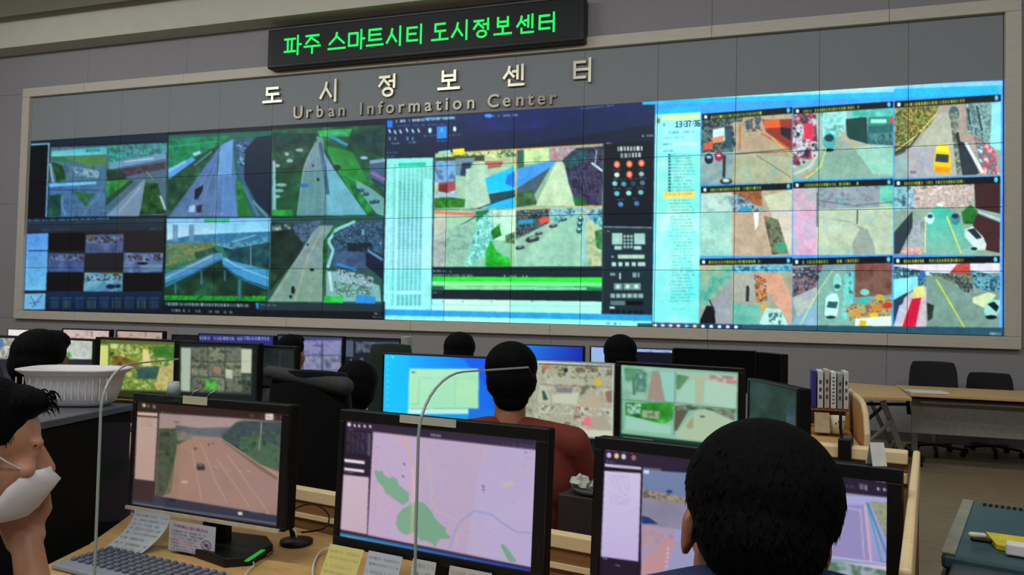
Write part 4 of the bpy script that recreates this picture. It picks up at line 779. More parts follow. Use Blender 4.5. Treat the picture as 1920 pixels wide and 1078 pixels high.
c1.noise([(330, 420), (335, 345), (450, 295), (580, 300), (905, 520), (898, 745), (260, 648)], ['#94725f', '#a2806c', '#9c7c74'], 30, .5)
c1.poly([(590, 320), (640, 340), (905, 520), (903, 545), (800, 480)], '#786054'); c1.line([(600, 318), (905, 522)], 4, '#b8a090')
for q in (((420, 370), (475, 655)), ((470, 330), (560, 560), (620, 668)), ((560, 420), (745, 690)), ((620, 400), (850, 720))): c1.line(list(q), 3.5, '#c0a494', .75)
for x, y in ((628, 486), (692, 490), (745, 492), (560, 470)): c1.line([(x-12, y-6), (x+12, y+6)], 4, '#ccb4a4', .7)
c1.poly([(448, 460), (452, 448), (482, 450), (494, 462), (494, 486), (450, 486)], '#38302c'); c1.poly([(454, 452), (480, 454), (484, 464), (454, 462)], '#70706c'); c1.ell(440, 365, 10, 8, '#605048'); c1.ell(516, 340, 6, 8, '#605048'); c1.ell(540, 335, 5, 6, '#604c44'); c1.ell(380, 552, 20, 7, '#c8b0a0', .8)
c1.poly([(208, 628), (905, 742), (900, 785), (80, 672), (84, 650), (205, 665)], '#3c3444', 1, c2='#2c3444'); c1.line([(86, 672), (640, 752), (900, 790)], 9, '#5c6878'); c1.glyph((230, 636), (340, 652), 12, '#181420', .8); c1.rect(682, 722, 704, 738, '#e8e0e0'); c1.glyph((750, 712), (885, 730), 10, '#a09890', .8, .8)
c1.blur()
m1, P1m = monitor('wide black monitor showing an empty motorway, on the left of the front desk', dep(252, 736, 2.38), -4.5, .60, .352, 1.5, c1, (.016, .028, .026, .012), edge=None, base=False)
# pale lower edge of its frame
def mpart(o, P, u0, u1, v0, v1, d0, d1, name, m, yaw, bevel=0.):
    a = math.radians(yaw); t = np.array([math.cos(a), math.sin(a), 0.]); n = np.array([t[1], -t[0], 0.])
    M = Matrix((t, n, np.array([0, 0, 1.]))).transposed(); return part(o, MB().box(P((u0+u1)/2, (v0+v1)/2, (d0+d1)/2), (u1-u0, d1-d0, v1-v0), mtx=M), name, m, bevel=bevel)
tag(mpart(m1, P1m, .0, .585, .345, .355, .001, .010, 'lower_edge', mat('beige_plastic', '#c0b49c', .45), -4.5), 'beige edge strip')
q = P1m(.3, .3, -.06); qz = P1m(.3, .352, 0)[2]
part(m1, MB().box((q[0], q[1], (.75+qz+.1)/2), (.09, .03, qz+.1-.75), -.08), 'stand_neck', M_black, bevel=.004)
bb = on_z(420, 1027, .745); k = MB(); bmz = .731
pl = [on_z(x, y, .735) for x, y in ((330, 1030), (352, 1000), (500, 1018), (512, 1034), (470, 1058), (420, 1062))]
part(m1, MB().prism([(p[0], p[1], .7315) for p in pl], (0, 0, .026)), 'stand_base', M_black, bevel=.004)
gl = [on_z(x, y, .759) for x, y in ((462, 1052), (494, 1031))]
tag(part(m1, MB().bar(Vector((gl[0][0], gl[0][1], .759)), Vector((gl[1][0], gl[1][1], .759)), .012, .003), 'light_strip', mat('green_strip', '#10a040', .4, emit=.5)), 'green light strip')

c2 = Canvas(620, 750, 1050, 1120, '#0c0810'); c2.view(560, 740, 3.19)
c2.poly([(285, 140), (1490, 270), (1480, 1200), (245, 900)], '#241a2c'); c2.poly([(285, 145), (1485, 275), (1480, 330), (285, 205)], '#2c2034', 1, c2='#382c44')
c2.glyph((290, 150), (398, 160), 8, '#b0a0b0', .6); c2.ell(302, 178, 11, 12, '#e0d8c8')
for x in (335, 362, 395, 428): c2.ell(x, 183+(x-302)*.06, 7, 9, '#d8c8d0')
c2.glyph((790, 232), (850, 240), 14, '#c0b0c0', .8, .9); c2.glyph((1220, 280), (1410, 302), 26, '#584868', .8, .8, wmax=.6)
for i in range(5):
    for j in range(9): c2.glyph((290+i*28, 222+j*14+i*2), (308+i*28, 223+j*14+i*2), 8, '#6c6078' if i != 3 else '#5878a8', .8, .9)
c2.glyph((300, 207), (330, 210), 6, '#b0a0b0')
c2.poly([(275, 383), (395, 397), (394, 415), (274, 402)], '#e8d8e4'); c2.poly([(273, 436), (392, 450), (391, 466), (272, 452)], '#e8d8e4'); c2.line([(424, 232), (420, 365)], 14, '#605068'); c2.glyph((275, 460), (330, 466), 6, '#c0b0c0')
c2.poly([(268, 478), (420, 494), (408, 835), (250, 805)], '#c8b0c0', 1, c2='#c0a8b8')
c2.poly([(445, 222), (1420, 330), (1390, 1032), (412, 845)], '#c0a8c4', 1, c2='#b8a0c4')
c2.poly([(1100, 310), (1420, 332), (1392, 1032), (1000, 950)], '#bcb0dc', .6); c2.noise([(445, 222), (1420, 330), (1390, 1032), (412, 845)], ['#c8a8b8', '#b8a8d0', '#c8b0c4'], 60, .35)
g = '#7aa488'
c2.poly([(450, 450), (490, 460), (498, 450), (515, 485), (545, 500), (560, 488), (585, 500), (600, 540), (660, 590), (660, 640), (620, 660), (560, 615), (520, 590), (500, 545), (470, 515), (455, 470)], g)
c2.poly([(590, 720), (625, 680), (665, 655), (700, 640), (745, 645), (790, 690), (815, 740), (850, 775), (880, 795), (885, 835), (910, 845), (900, 865), (850, 860), (830, 880), (815, 915), (790, 880), (745, 870), (730, 880), (700, 820), (640, 840), (600, 815), (582, 775)], g)
c2.line([(668, 655), (640, 650)], 3, '#b8c0a8'); c2.poly([(1208, 905), (1222, 890), (1250, 920), (1300, 990), (1298, 1005), (1255, 995)], g)
c2.line([(620, 245), (650, 310), (675, 400), (690, 540), (680, 700), (672, 885)], 9, '#e0a088', .8); c2.line([(680, 430), (690, 560), (682, 700)], 3, '#f0d0c0')
c2.line([(735, 290), (765, 350), (780, 450), (800, 560), (790, 630), (830, 700), (940, 745), (960, 780)], 6, '#dcb4a0', .7); c2.line([(950, 935), (945, 800), (955, 750)], 6, '#c8b090', .8)
c2.line([(900, 920), (935, 820), (960, 765), (1050, 695), (1150, 715), (1210, 760), (1300, 820), (1390, 828)], 7, '#8890c8', .85); c2.line([(1050, 680), (1110, 630)], 3, '#c8b0b8'); c2.line([(1150, 720), (1300, 560), (1390, 545)], 3, '#b4a8cc'); c2.line([(1240, 480), (1275, 400)], 3, '#c8b0b0')
c2.line([(570, 815), (640, 860)], 4, '#d8a8a0', .7)
c2.noise([(1215, 540), (1270, 515), (1290, 535), (1230, 560)], ['#d0b8a0', '#c0b0c8'], 5)
rr = random.Random(9)
for i in range(70):
    x, y = rr.uniform(450, 1380), rr.uniform(250, 980)
    if (y-222) > (x-445)*.11+8 and y < 845+(x-412)*.19-20: c2.glyph((x, y), (x+rr.uniform(8, 34), y+2), 6, '#8878a0', .5, .8)
for x, y in ((632, 415), (625, 488), (1103, 548), (1105, 568), (1358, 345)): c2.ell(x, y, 7, 7, '#4c4468' if x < 1200 else '#5878e0', .8)
for i in range(28): c2.glyph((440, 235+i*20), (462+rr.uniform(0, 20), 237+i*20), 6, '#a088a0', .5, .7)
c2.poly([(1425, 395), (1475, 400), (1455, 880), (1395, 870)], '#5c5068', 1, c2='#443c54'); c2.poly([(1420, 330), (1480, 338), (1478, 400), (1424, 395)], '#1c1424')
c2.poly([(250, 808), (408, 838), (1392, 1032), (1388, 1050), (405, 860), (248, 830)], '#382840'); c2.poly([(248, 828), (405, 856), (1388, 1046), (1386, 1082), (405, 895), (246, 868)], '#3090b8', 1, c2='#2038a8', gd=(1, 0)); c2.glyph((285, 850), (380, 868), 16, '#a8d0e0', .8, .8); c2.glyph((1180, 1020), (1380, 1060), 14, '#88a8e8', .7, .5); c2.line([(990, 985), (1028, 1015)], 6, '#b8d0f0')
c2.blur()
m2, P2m = monitor('black monitor displaying a pinkish street map with green patches, mid front desk', dep(640, 767, 1.96), -8.4, .58, .342, 2.9, c2, (.014, .028, .028, .026))

c3 = Canvas(1100, 800, 1710, 1260, '#0c0a12'); c3.view(1080, 760, 3.0)
c3.poly([(160, 230), (1775, 395), (1760, 1500), (135, 1200)], '#18121c'); c3.poly([(162, 235), (1770, 400), (1768, 520), (160, 330)], '#2c2236', 1, c2='#241c30'); c3.glyph((168, 240), (320, 258), 12, '#a898b8', .6, .8)
for x, k in ((185, '#c0b8e0'), (228, '#e0c888'), (268, '#d0c8d0'), (325, '#a06868')): c3.ell(x, 280+(x-185)*.1, 13, 15, k)
c3.glyph((168, 310), (215, 316), 9, '#c0b0c8'); c3.glyph((1690, 415), (1760, 425), 12, '#c8c0d0', .9); c3.glyph((1595, 440), (1640, 450), 30, '#b0a8c0', .7, .9); c3.ell(1700, 470, 8, 8, '#b0a8c0'); c3.ell(1735, 474, 8, 8, '#b0a8c0'); c3.glyph((1520, 445), (1570, 452), 16, '#805860', .7)
c3.poly([(162, 328), (368, 348), (367, 362), (161, 344)], '#ccc0e0'); c3.poly([(160, 368), (365, 382), (350, 878), (140, 850)], '#ccc0e0', 1, c2='#bcacd8')
for i in range(10): c3.glyph((190+(i > 0)*0, 392+i*17), (305, 398+i*17), 8, '#8478b8' if i == 0 else '#a090b8', .6, .75)
c3.poly([(140, 852), (350, 880), (350, 1500), (135, 1400)], '#1c1428'); c3.glyph((150, 855), (180, 860), 8, '#d0c8d8'); c3.glyph((220, 893), (245, 898), 8, '#c8c0d0')
c3.poly([(378, 348), (480, 358), (478, 372), (376, 362)], '#6c6080'); c3.line([(372, 340), (362, 900)], 6, '#181024')
c3.poly([(376, 362), (1770, 520), (1760, 880), (366, 672)], '#8c88a4'); c3.poly([(376, 362), (900, 400), (880, 560), (560, 510), (374, 480)], '#7080a4', 1, c2='#6878a0'); c3.poly([(382, 362), (412, 364), (410, 385), (380, 384)], '#c0d8f0'); c3.noise([(374, 470), (620, 520), (620, 560), (374, 520)], ['#484048', '#787068', '#a89878', '#605868'], 6); c3.ell(525, 485, 18, 10, '#303860'); c3.noise([(374, 520), (620, 555), (620, 700), (370, 665)], ['#807c94', '#8c88a0'], 20)
c3.poly([(370, 620), (410, 630), (465, 668), (370, 665)], '#1c3470'); c3.poly([(368, 672), (900, 740), (900, 1400), (360, 1400)], '#9a98c8', 1, c2='#8c84a8'); c3.noise([(368, 672), (560, 700), (540, 760), (480, 820), (366, 860)], ['#a088a0', '#b09098', '#9c90b8'], 12); c3.poly([(440, 820), (545, 730), (560, 770), (490, 960), (366, 950), (366, 880)], '#b88c94'); c3.poly([(560, 770), (620, 780), (690, 940), (690, 1400), (480, 1400)], '#9494b8'); c3.glyph((480, 720), (560, 730), 20, '#6878b0', .6, .6)
for y in range(800, 960, 25): c3.rect(512-(y-800)*.08, y, 524-(y-800)*.08, y+12, '#c0b8d8')
c3.poly([(1400, 500), (1765, 520), (1755, 885), (1400, 850)], '#a8a4d4', 1, c2='#9490c8'); c3.poly([(1480, 560), (1620, 560), (1650, 880), (1430, 860)], '#9088b8'); c3.line([(1625, 560), (1660, 880)], 14, '#c8a8b8'); c3.line([(1600, 580), (1620, 860)], 6, '#c8b0c8'); c3.line([(1635, 545), (1720, 880)], 12, '#5898b8'); c3.line([(1640, 545), (1760, 870)], 10, '#3880a0'); c3.noise([(1650, 540), (1768, 545), (1760, 780)], ['#808870', '#98a080', '#6c8070'], 8); c3.line([(1500, 575), (1600, 590)], 4, '#d0c8f0')
c3.poly([(1400, 855), (1756, 890), (1750, 1400), (1400, 1400)], '#8898a8'); c3.line([(1410, 850), (1756, 892)], 9, '#b0b8e0'); c3.noise([(1420, 880), (1755, 905), (1755, 1300), (1420, 1300)], ['#507860', '#a0a8b8', '#4c7058', '#8890a0'], 20); c3.poly([(1480, 880), (1755, 905), (1755, 930)], '#c8b8d0')
c3.blur()
m3, P3m = monitor('largest black-framed monitor, partly hidden by the dark-haired man in navy', dep(1116, 818, 1.72), -11.9, .618, .36, 2.6, c3, (.02, .026, .026, .03))

# ---------------------------------------------------------------- middle row
def mon_px(label, tl, tr, d, yaw, hpx, cv, **k):
    A = dep(*tl, d); a = math.radians(yaw); t = np.array([math.cos(a), math.sin(a), 0])
    r = ray(*tr); nrm = np.array([t[1], -t[0], 0.])      # vertical plane through A along t
    s = ((A-CAM)@nrm)/(r@nrm); B = CAM+r*s; w = float((B-A)@t); z = (A[2]+B[2])/2; A[2] = z
    h = hpx/FPX*d
    return monitor(label, A, yaw, w, h, 0, cv, **k)
thin = (.012, .012, .012, .014)
c4 = Canvas(-80, 620, 190, 745, '#1a2028'); c4.view(0, 590, 4.147)
c4.noise([(-300, 180), (720, 185), (715, 345), (-300, 345)], ['#282c28', '#d0d4cc', '#707468', '#e8e8e4', '#989c90'], 9); c4.poly([(-300, 180), (30, 190), (20, 260), (-300, 260)], '#5078a8'); c4.noise([(490, 195), (715, 190), (712, 335), (560, 335), (490, 280)], ['#a8b0a8', '#c8d0c8', '#808880'], 10); c4.poly([(492, 290), (545, 290), (560, 338), (490, 338)], '#50a040'); c4.line([(540, 338), (712, 338)], 8, '#e8f0ec'); c4.poly([(-300, 345), (720, 345), (715, 500), (-300, 500)], '#20242c', 1, c2='#2c3440')
c4.blur()
mon_px('leftmost middle-row monitor with pale camera pictures, behind the white basin', (-60, 630), (178, 632), 4.7, 0, 96, c4, bez=thin)
c5 = Canvas(175, 625, 340, 750, '#2a3010'); c5.view(0, 590, 4.147)
c5.poly([(755, 190), (1368, 215), (1362, 600), (755, 580)], '#687840'); c5.poly([(755, 190), (1368, 218), (1366, 245), (755, 225)], '#5c6438'); c5.glyph((780, 200), (825, 202), 14, '#303818'); c5.poly([(762, 235), (845, 238), (842, 400), (758, 395)], '#d0d878'); c5.line([(850, 240), (845, 400)], 8, '#384018')
c5.noise([(858, 225), (1366, 240), (1362, 590), (850, 570)], ['#284018', '#a8b848', '#4c7028', '#d8d880', '#386028'], 9, .9); c5.poly([(860, 225), (920, 228), (910, 265), (858, 262)], '#c8d890'); c5.poly([(940, 300), (970, 310), (975, 380), (935, 380)], '#d8b868'); c5.poly([(1110, 265), (1150, 275), (1180, 400), (1105, 400)], '#e0d090'); c5.noise([(1180, 240), (1366, 245), (1364, 350), (1200, 330)], ['#306820', '#589038'], 9); c5.noise([(1060, 410), (1240, 400), (1230, 500), (1070, 500)], ['#204848', '#3c6858'], 8); c5.noise([(1240, 420), (1362, 380), (1362, 590), (1200, 560)], ['#a89848', '#d0c080', '#889848'], 8); c5.noise([(870, 320), (930, 320), (1080, 370), (1090, 420), (870, 400)], ['#483818', '#907838'], 6)
c5.blur()
mon_px('monitor glowing yellow-green with a riverside picture, right of the white basin', (180, 630), (331, 639), 4.5, 0, 112, c5, bez=thin)
c6 = Canvas(325, 630, 500, 755, '#10181a'); c6.view(320, 590, 4.145)
c6.poly([(75, 235), (635, 250), (625, 620), (72, 600)], '#3c463c'); c6.poly([(82, 255), (158, 258), (150, 595), (78, 590)], '#a8b8a4'); c6.poly([(75, 225), (635, 240), (635, 265), (75, 252)], '#141c1c')
for i in range(3):
    for j in range(3):
        x, y = 162+i*132, 250+j*118; c6.noise([(x, y), (x+125, y+3), (x+124, y+112), (x, y+110)], [('#2c3428', '#707868', '#484c40'), ('#38402f', '#889078', '#303828')][(i+j) % 2], 8)
c6.poly([(550, 265), (630, 268), (626, 455), (548, 452)], '#c0c4ac'); c6.line([(550, 360), (628, 362)], 3, '#909880'); c6.ell(365, 430, 32, 30, '#a87868', .8); c6.noise([(272, 500), (360, 505), (355, 600), (275, 580)], ['#2c6c28', '#58c048', '#386038'], 9); c6.noise([(425, 420), (485, 430), (480, 500), (425, 490)], ['#a8ac90', '#c0c4a8'], 6); c6.noise([(555, 470), (625, 475), (620, 600), (552, 590)], ['#202c28', '#707c70'], 5)
c6.blur()
mon_px('monitor with a grid of nine grey-green cameras, behind the beige label of the motorway monitor', (333, 638), (486, 645), 4.3, 0, 108, c6, bez=thin)
c6b = Canvas(480, 640, 560, 740, '#10161a'); c6b.view(320, 590, 4.145); c6b.noise([(660, 260), (1000, 280), (1000, 450), (660, 450)], ['#161c1e', '#242c2e'], 12); c6b.line([(705, 285), (700, 440)], 24, '#48545c', .8); c6b.line([(850, 285), (848, 440)], 4, '#384040')
mon_px('dim dark monitor with faint grey bars, just right of the nine-camera grid', (487, 646), (556, 650), 4.2, 0, 80, c6b, bez=thin)
c7 = Canvas(700, 650, 960, 810, '#1050d0'); c7.view(700, 600, 4.146)
c7.poly([(80, 265), (1000, 290), (1000, 830), (70, 760)], '#18c8ff', 1, c2='#1860f0', gd=(1, -.25) if False else (1, .001)); c7.poly([(500, 270), (1000, 290), (1000, 520), (860, 500), (700, 300)], '#1858f0', .8); c7.noise([(80, 270), (280, 275), (270, 740), (75, 735)], ['#10c0f8', '#20d8ff'], 40, .6)
c7.poly([(282, 378), (815, 380), (820, 400), (815, 730), (270, 728), (275, 480)], '#b0ecc4', 1, c2='#a8e8c0'); c7.poly([(270, 690), (740, 690), (740, 730), (268, 730)], '#c0f8f0'); c7.glyph((298, 398), (330, 400), 14, '#283838', .9); c7.line([(355, 450), (350, 655)], 3, '#88b8a0'); c7.line([(290, 655), (355, 655)], 3, '#80b8a0'); c7.line([(640, 450), (632, 670)], 3, '#90c8b0'); c7.line([(290, 690), (740, 688)], 4, '#58a098'); c7.line([(380, 460), (600, 452)], 10, '#a0d8f0', .7); c7.line([(355, 445), (800, 450)], 3, '#98d0b0'); c7.noise([(645, 460), (810, 465), (810, 680), (640, 680)], ['#b0e8b8', '#c0f0c0'], 20, .5)
c7.poly([(740, 685), (1000, 700), (1000, 830), (735, 775)], '#1878e8'); c7.poly([(75, 728), (740, 732), (735, 775), (72, 755)], '#18a0e8')
for y in (285, 345, 385, 430, 475, 520, 565, 610, 665): c7.ell(110, y, 7, 6, '#88e8f0', .8)
c7.ell(150, 288, 7, 6, '#c0f8f8')
c7.blur()
mon_px('bright cyan and blue desktop monitor with a pale green window, left of the red-shirted man', (718, 660), (940, 671), 3.72, -3, 126, c7, bez=(.01, .01, .008, .012))
c8 = Canvas(930, 660, 1170, 830, '#c8ccb8'); c8.view(700, 600, 4.146)
c8.noise([(950, 300), (1880, 330), (1872, 860), (950, 840)], ['#8c8878', '#c0c0ac', '#a09c88', '#b0b8a0', '#706c5c'], 12)
c8.poly([(960, 280), (1880, 318), (1880, 345), (960, 322)], '#e8f0f4'); c8.line([(1290, 340), (1870, 362)], 8, '#303c38')
for q, k in ((((1290, 500), (1340, 510), (1380, 640), (1280, 640)), '#b8c0a8'), (((1400, 430), (1500, 370), (1650, 500), (1400, 500)), '#b0b49c'), (((1640, 500), (1760, 380), (1840, 420), (1800, 520)), '#a8ac94'), (((1390, 580), (1600, 560), (1580, 660), (1390, 640)), '#c0c8b0'), (((1600, 640), (1720, 560), (1800, 700), (1640, 700)), '#b4a890'), (((1690, 740), (1800, 740), (1860, 850), (1680, 850)), '#a8a090'), (((1550, 680), (1610, 670), (1610, 760), (1560, 770)), '#906858'), (((1640, 760), (1680, 740), (1700, 820), (1630, 825)), '#e87080'), (((1800, 560), (1870, 540), (1870, 640), (1820, 640)), '#88705c')): c8.poly(list(q), k)
clutter(c8, [(1290, 360), (1870, 370), (1860, 460), (1290, 440)], ['#202820', '#b06850', '#404838', '#a89048'], 6, .62); clutter(c8, [(1290, 660), (1870, 690), (1865, 760), (1290, 720)], ['#282c24', '#e8e8dc', '#58604c'], 6, .5); c8.ell(1745, 485, 26, 32, '#d8b828', .8); c8.ell(1345, 365, 30, 16, '#d06858', .7); c8.line([(1290, 500), (1870, 525)], 4, '#484c40', .7); c8.poly([(1310, 550), (1330, 550), (1360, 620), (1320, 625)], '#385840'); c8.ell(1495, 390, 18, 20, '#203028'); c8.noise([(1420, 520), (1560, 520), (1540, 570), (1420, 560)], ['#787078', '#989098'], 6)
c8.line([(1868, 330), (1862, 860)], 14, '#d0dcd8'); c8.blur()
mon_px('monitor with cluttered beige street cameras, right of the red-shirted man', (941, 671), (1153, 682), 3.55, -3, 136, c8, bez=(.008, .005, .006, .008), edge=mat('silver_bezel', '#b8c0be', .4))
c9 = Canvas(1150, 670, 1410, 860, '#183828'); c9.view(1100, 600, 4.146)
c9.poly([(270, 345), (1175, 410), (1165, 980), (270, 880)], '#88b8a0'); c9.noise([(270, 350), (690, 385), (690, 640), (270, 620)], ['#70a890', '#98c0ac', '#88b0a0'], 20); foliage(c9, [(290, 370), (440, 385), (430, 480), (300, 470)], '#3c8058', '#68b070', 9, .8); c9.line([(365, 440), (368, 580)], 22, '#488068'); c9.noise([(380, 400), (470, 400), (460, 560), (380, 560)], ['#709c90', '#487868', '#88b0a8'], 8)
c9.poly([(470, 620), (512, 395), (560, 400), (610, 630)], '#9c8c80'); c9.poly([(570, 400), (690, 410), (690, 635), (612, 630)], '#90c8bc'); c9.poly([(700, 400), (1172, 430), (1160, 690), (690, 660)], '#a0c0a8'); foliage(c9, [(700, 420), (800, 440), (720, 540), (698, 540)], '#488058', '#78b080', 8, .9); c9.poly([(760, 500), (840, 460), (840, 650), (700, 620), (720, 560)], '#9cccb8'); c9.poly([(840, 440), (920, 450), (900, 650), (845, 650)], '#a8b898'); c9.poly([(920, 480), (960, 460), (1168, 520), (1150, 690), (910, 640)], '#a8ccb8'); c9.noise([(940, 425), (1172, 440), (1170, 500), (960, 470)], ['#608070', '#b88880', '#c0d8c8'], 8)
c9.line([(690, 400), (680, 890)], 7, '#608878'); c9.line([(270, 620), (690, 645), (1160, 695)], 6, '#507868')
foliage(c9, [(300, 640), (680, 645), (670, 770), (600, 810), (300, 740)], '#187020', '#50d840', 8); clutter(c9, [(310, 650), (420, 650), (420, 730), (310, 730)], ['#183c30', '#c0e8e0', '#284848'], 7, .4); c9.noise([(430, 700), (570, 710), (560, 770), (430, 760)], ['#607858', '#a8b898', '#485840'], 7); c9.poly([(310, 740), (600, 810), (660, 830), (650, 890), (300, 850)], '#98ccb8'); c9.poly([(690, 665), (820, 660), (700, 860), (680, 860)], '#5c5848'); c9.noise([(700, 660), (1160, 700), (1150, 780), (960, 700), (700, 700)], ['#585848', '#88907c', '#406850', '#384840'], 8)
c9.poly([(690, 880), (850, 700), (920, 690), (1165, 800), (1160, 960), (700, 920)], '#a8c0a0'); c9.poly([(770, 820), (830, 740), (830, 840), (790, 850)], '#98a078'); c9.ell(900, 750, 22, 8, '#505848'); c9.line([(270, 440), (280, 860)], 10, '#488870', .7); c9.blur()
m9, P9m = mon_px('black monitor with four green-tinted camera pictures, left of the dark angled monitor', (1155, 676), (1394, 692), 3.2, -14, 146, c9, bez=(.022, .018, .014, .016))
lb9 = empty
c10 = Canvas(1380, 690, 1520, 850, '#101c1c'); c10.noise([(1400, 705), (1500, 730), (1500, 850), (1400, 850)], ['#142420', '#1c3430', '#24403c', '#182828'], 22); c10.noise([(1475, 760), (1495, 765), (1495, 800), (1475, 800)], ['#405060', '#283840'], 10)
mon_px('dim dark green monitor turned sideways, above the dark-haired man on the right', (1403, 705), (1497, 733), 2.75, -66, 110, c10, bez=(.012, .012, .008, .014))
# ---------------------------------------------------------------- back row
def simple(cols, x0, x1, y0=600, y1=740, cell=8): c = Canvas(x0-10, y0, x1+10, y1, cols[0]); c.noise([(x0-10, y0), (x1+10, y0), (x1+10, y1), (x0-10, y1)], cols, cell); return c
cb = Canvas(0, 600, 140, 740, '#e8e4e4'); cb.noise([(0, 600), (140, 600), (140, 740), (0, 740)], ['#e8dcd8', '#f8f4f8'], 20)
mon_px('white-lit monitor in the back row, furthest left', (15, 617), (113, 619), 6.6, 4, 68, cb, bez=(.005, .005, .005, .01))
mon_px('back-row monitor with a thin pinkish strip above the pale camera pictures', (117, 615), (207, 618), 6.4, 4, 68, simple(['#b09090', '#d8c0b8', '#786060'], 117, 207), bez=thin)
mon_px('back-row monitor with a brownish strip above the yellow-green monitor', (218, 618), (307, 621), 6.3, 4, 66, simple(['#a88c80', '#c0a898', '#806c64'], 218, 307), bez=thin)
cb = Canvas(310, 610, 520, 740, '#202060'); cb.view(320, 590, 4.145); cb.poly([(0, 150), (800, 160), (800, 620), (0, 620)], '#282c70'); cb.glyph((225, 168), (560, 178), 22, '#a0b0e0', .8, .95); cb.glyph((560, 170), (770, 175), 24, '#8898e8', .9, .9)
mon_px('back-row monitor with a violet-blue title line above the nine-camera grid', (372, 626), (514, 628), 5.9, 2, 70, cb, bez=(.008, .008, .006, .012))
mon_px('narrow dark monitor of the back row beside the violet title line', (322, 627), (371, 628), 6.2, 4, 66, simple(['#0c0e12', '#181c24'], 322, 371), bez=(.01, .005, .008, .012))
cb = Canvas(510, 615, 660, 760, '#303050'); cb.view(320, 590, 4.145); cb.poly([(820, 160), (1340, 160), (1330, 620), (820, 620)], '#3c4060'); cb.poly([(1035, 195), (1335, 190), (1330, 225), (1030, 225)], '#50509c')
for i in range(3):
    for j in range(3): x, y = 880+i*152, 200+j*118; cb.noise([(x, y), (x+140, y), (x+138, y+110), (x, y+110)], [('#5a5c90', '#8c90b8', '#70749c'), ('#484c68', '#9094b0', '#5c6080')][(i*2+j) % 2], 8)
cb.blur(); mon_px('back-row monitor with bluish-violet camera pictures, right of the row-three head', (520, 627), (644, 630), 5.8, 2, 96, cb, bez=(.008, .01, .01, .012))
cb = Canvas(635, 620, 770, 760, '#181c28'); cb.view(320, 590, 4.145); cb.poly([(1350, 180), (1800, 190), (1790, 600), (1350, 600)], '#1a2028'); cb.poly([(1365, 200), (1420, 202), (1418, 330), (1362, 325)], '#50586c'); cb.noise([(1440, 210), (1780, 215), (1770, 280), (1440, 300)], ['#28303c', '#606c84', '#383c4c'], 8); cb.glyph((1370, 345), (1410, 347), 24, '#a8b0b8', .8); cb.glyph((1440, 330), (1500, 335), 50, '#687078', .7, .8); cb.ell(1745, 255, 16, 16, '#4860b8')
mon_px('dark back-row monitor with small grey tiles, left of the grey pillar box', (645, 632), (752, 634), 5.7, 2, 90, cb, bez=(.006, .01, .01, .012))
cb = Canvas(980, 630, 1110, 740, '#1040c0'); cb.poly([(985, 640), (1098, 643), (1098, 740), (985, 740)], '#1c80e8', 1, c2='#1818a0', gd=(1, .2))
mon_px('blue gradient monitor in the back row, behind the red-shirted man', (980, 646), (1096, 648), 5.4, 2, 60, cb, bez=(.008, .012, .008, .012))
cb = Canvas(1095, 640, 1275, 740, '#101828'); cb.poly([(1105, 650), (1268, 652), (1268, 740), (1105, 740)], '#0c1020'); cb.poly([(1108, 650), (1135, 652), (1135, 690), (1108, 690)], '#98b8e0'); cb.poly([(1108, 650), (1262, 656), (1262, 661), (1108, 656)], '#a0b8f0')
mon_px('back-row monitor with a thin pale blue strip, behind the rightmost far head', (1106, 650), (1262, 653), 5.2, 2, 60, cb, bez=(.01, .006, .006, .012))
mon_px('large switched-off black monitor in the back row near the binders', (1262, 652), (1418, 658), 4.85, -4, 78, None, off=True, edge=M_bez, bez=(.008, .008, .006, .01))
mon_px('switched-off black monitor turned sideways at the right end of the back row', (1419, 656), (1466, 668), 4.75, -58, 72, None, off=True, bez=(.008, .008, .006, .01))
# grey box by the dark back-row monitor
p = dep(763, 631, 5.60)
e = tag(MB().box((p[0], p[1], (p[2]+.731)/2), (.05, .12, p[2]-.731), .1).build('speaker_box', mat('pale_grey_metal', '#9aa0a0', .5), bevel=.004), 'slim upright grey box standing at the right of the dark back-row monitor', 'box')
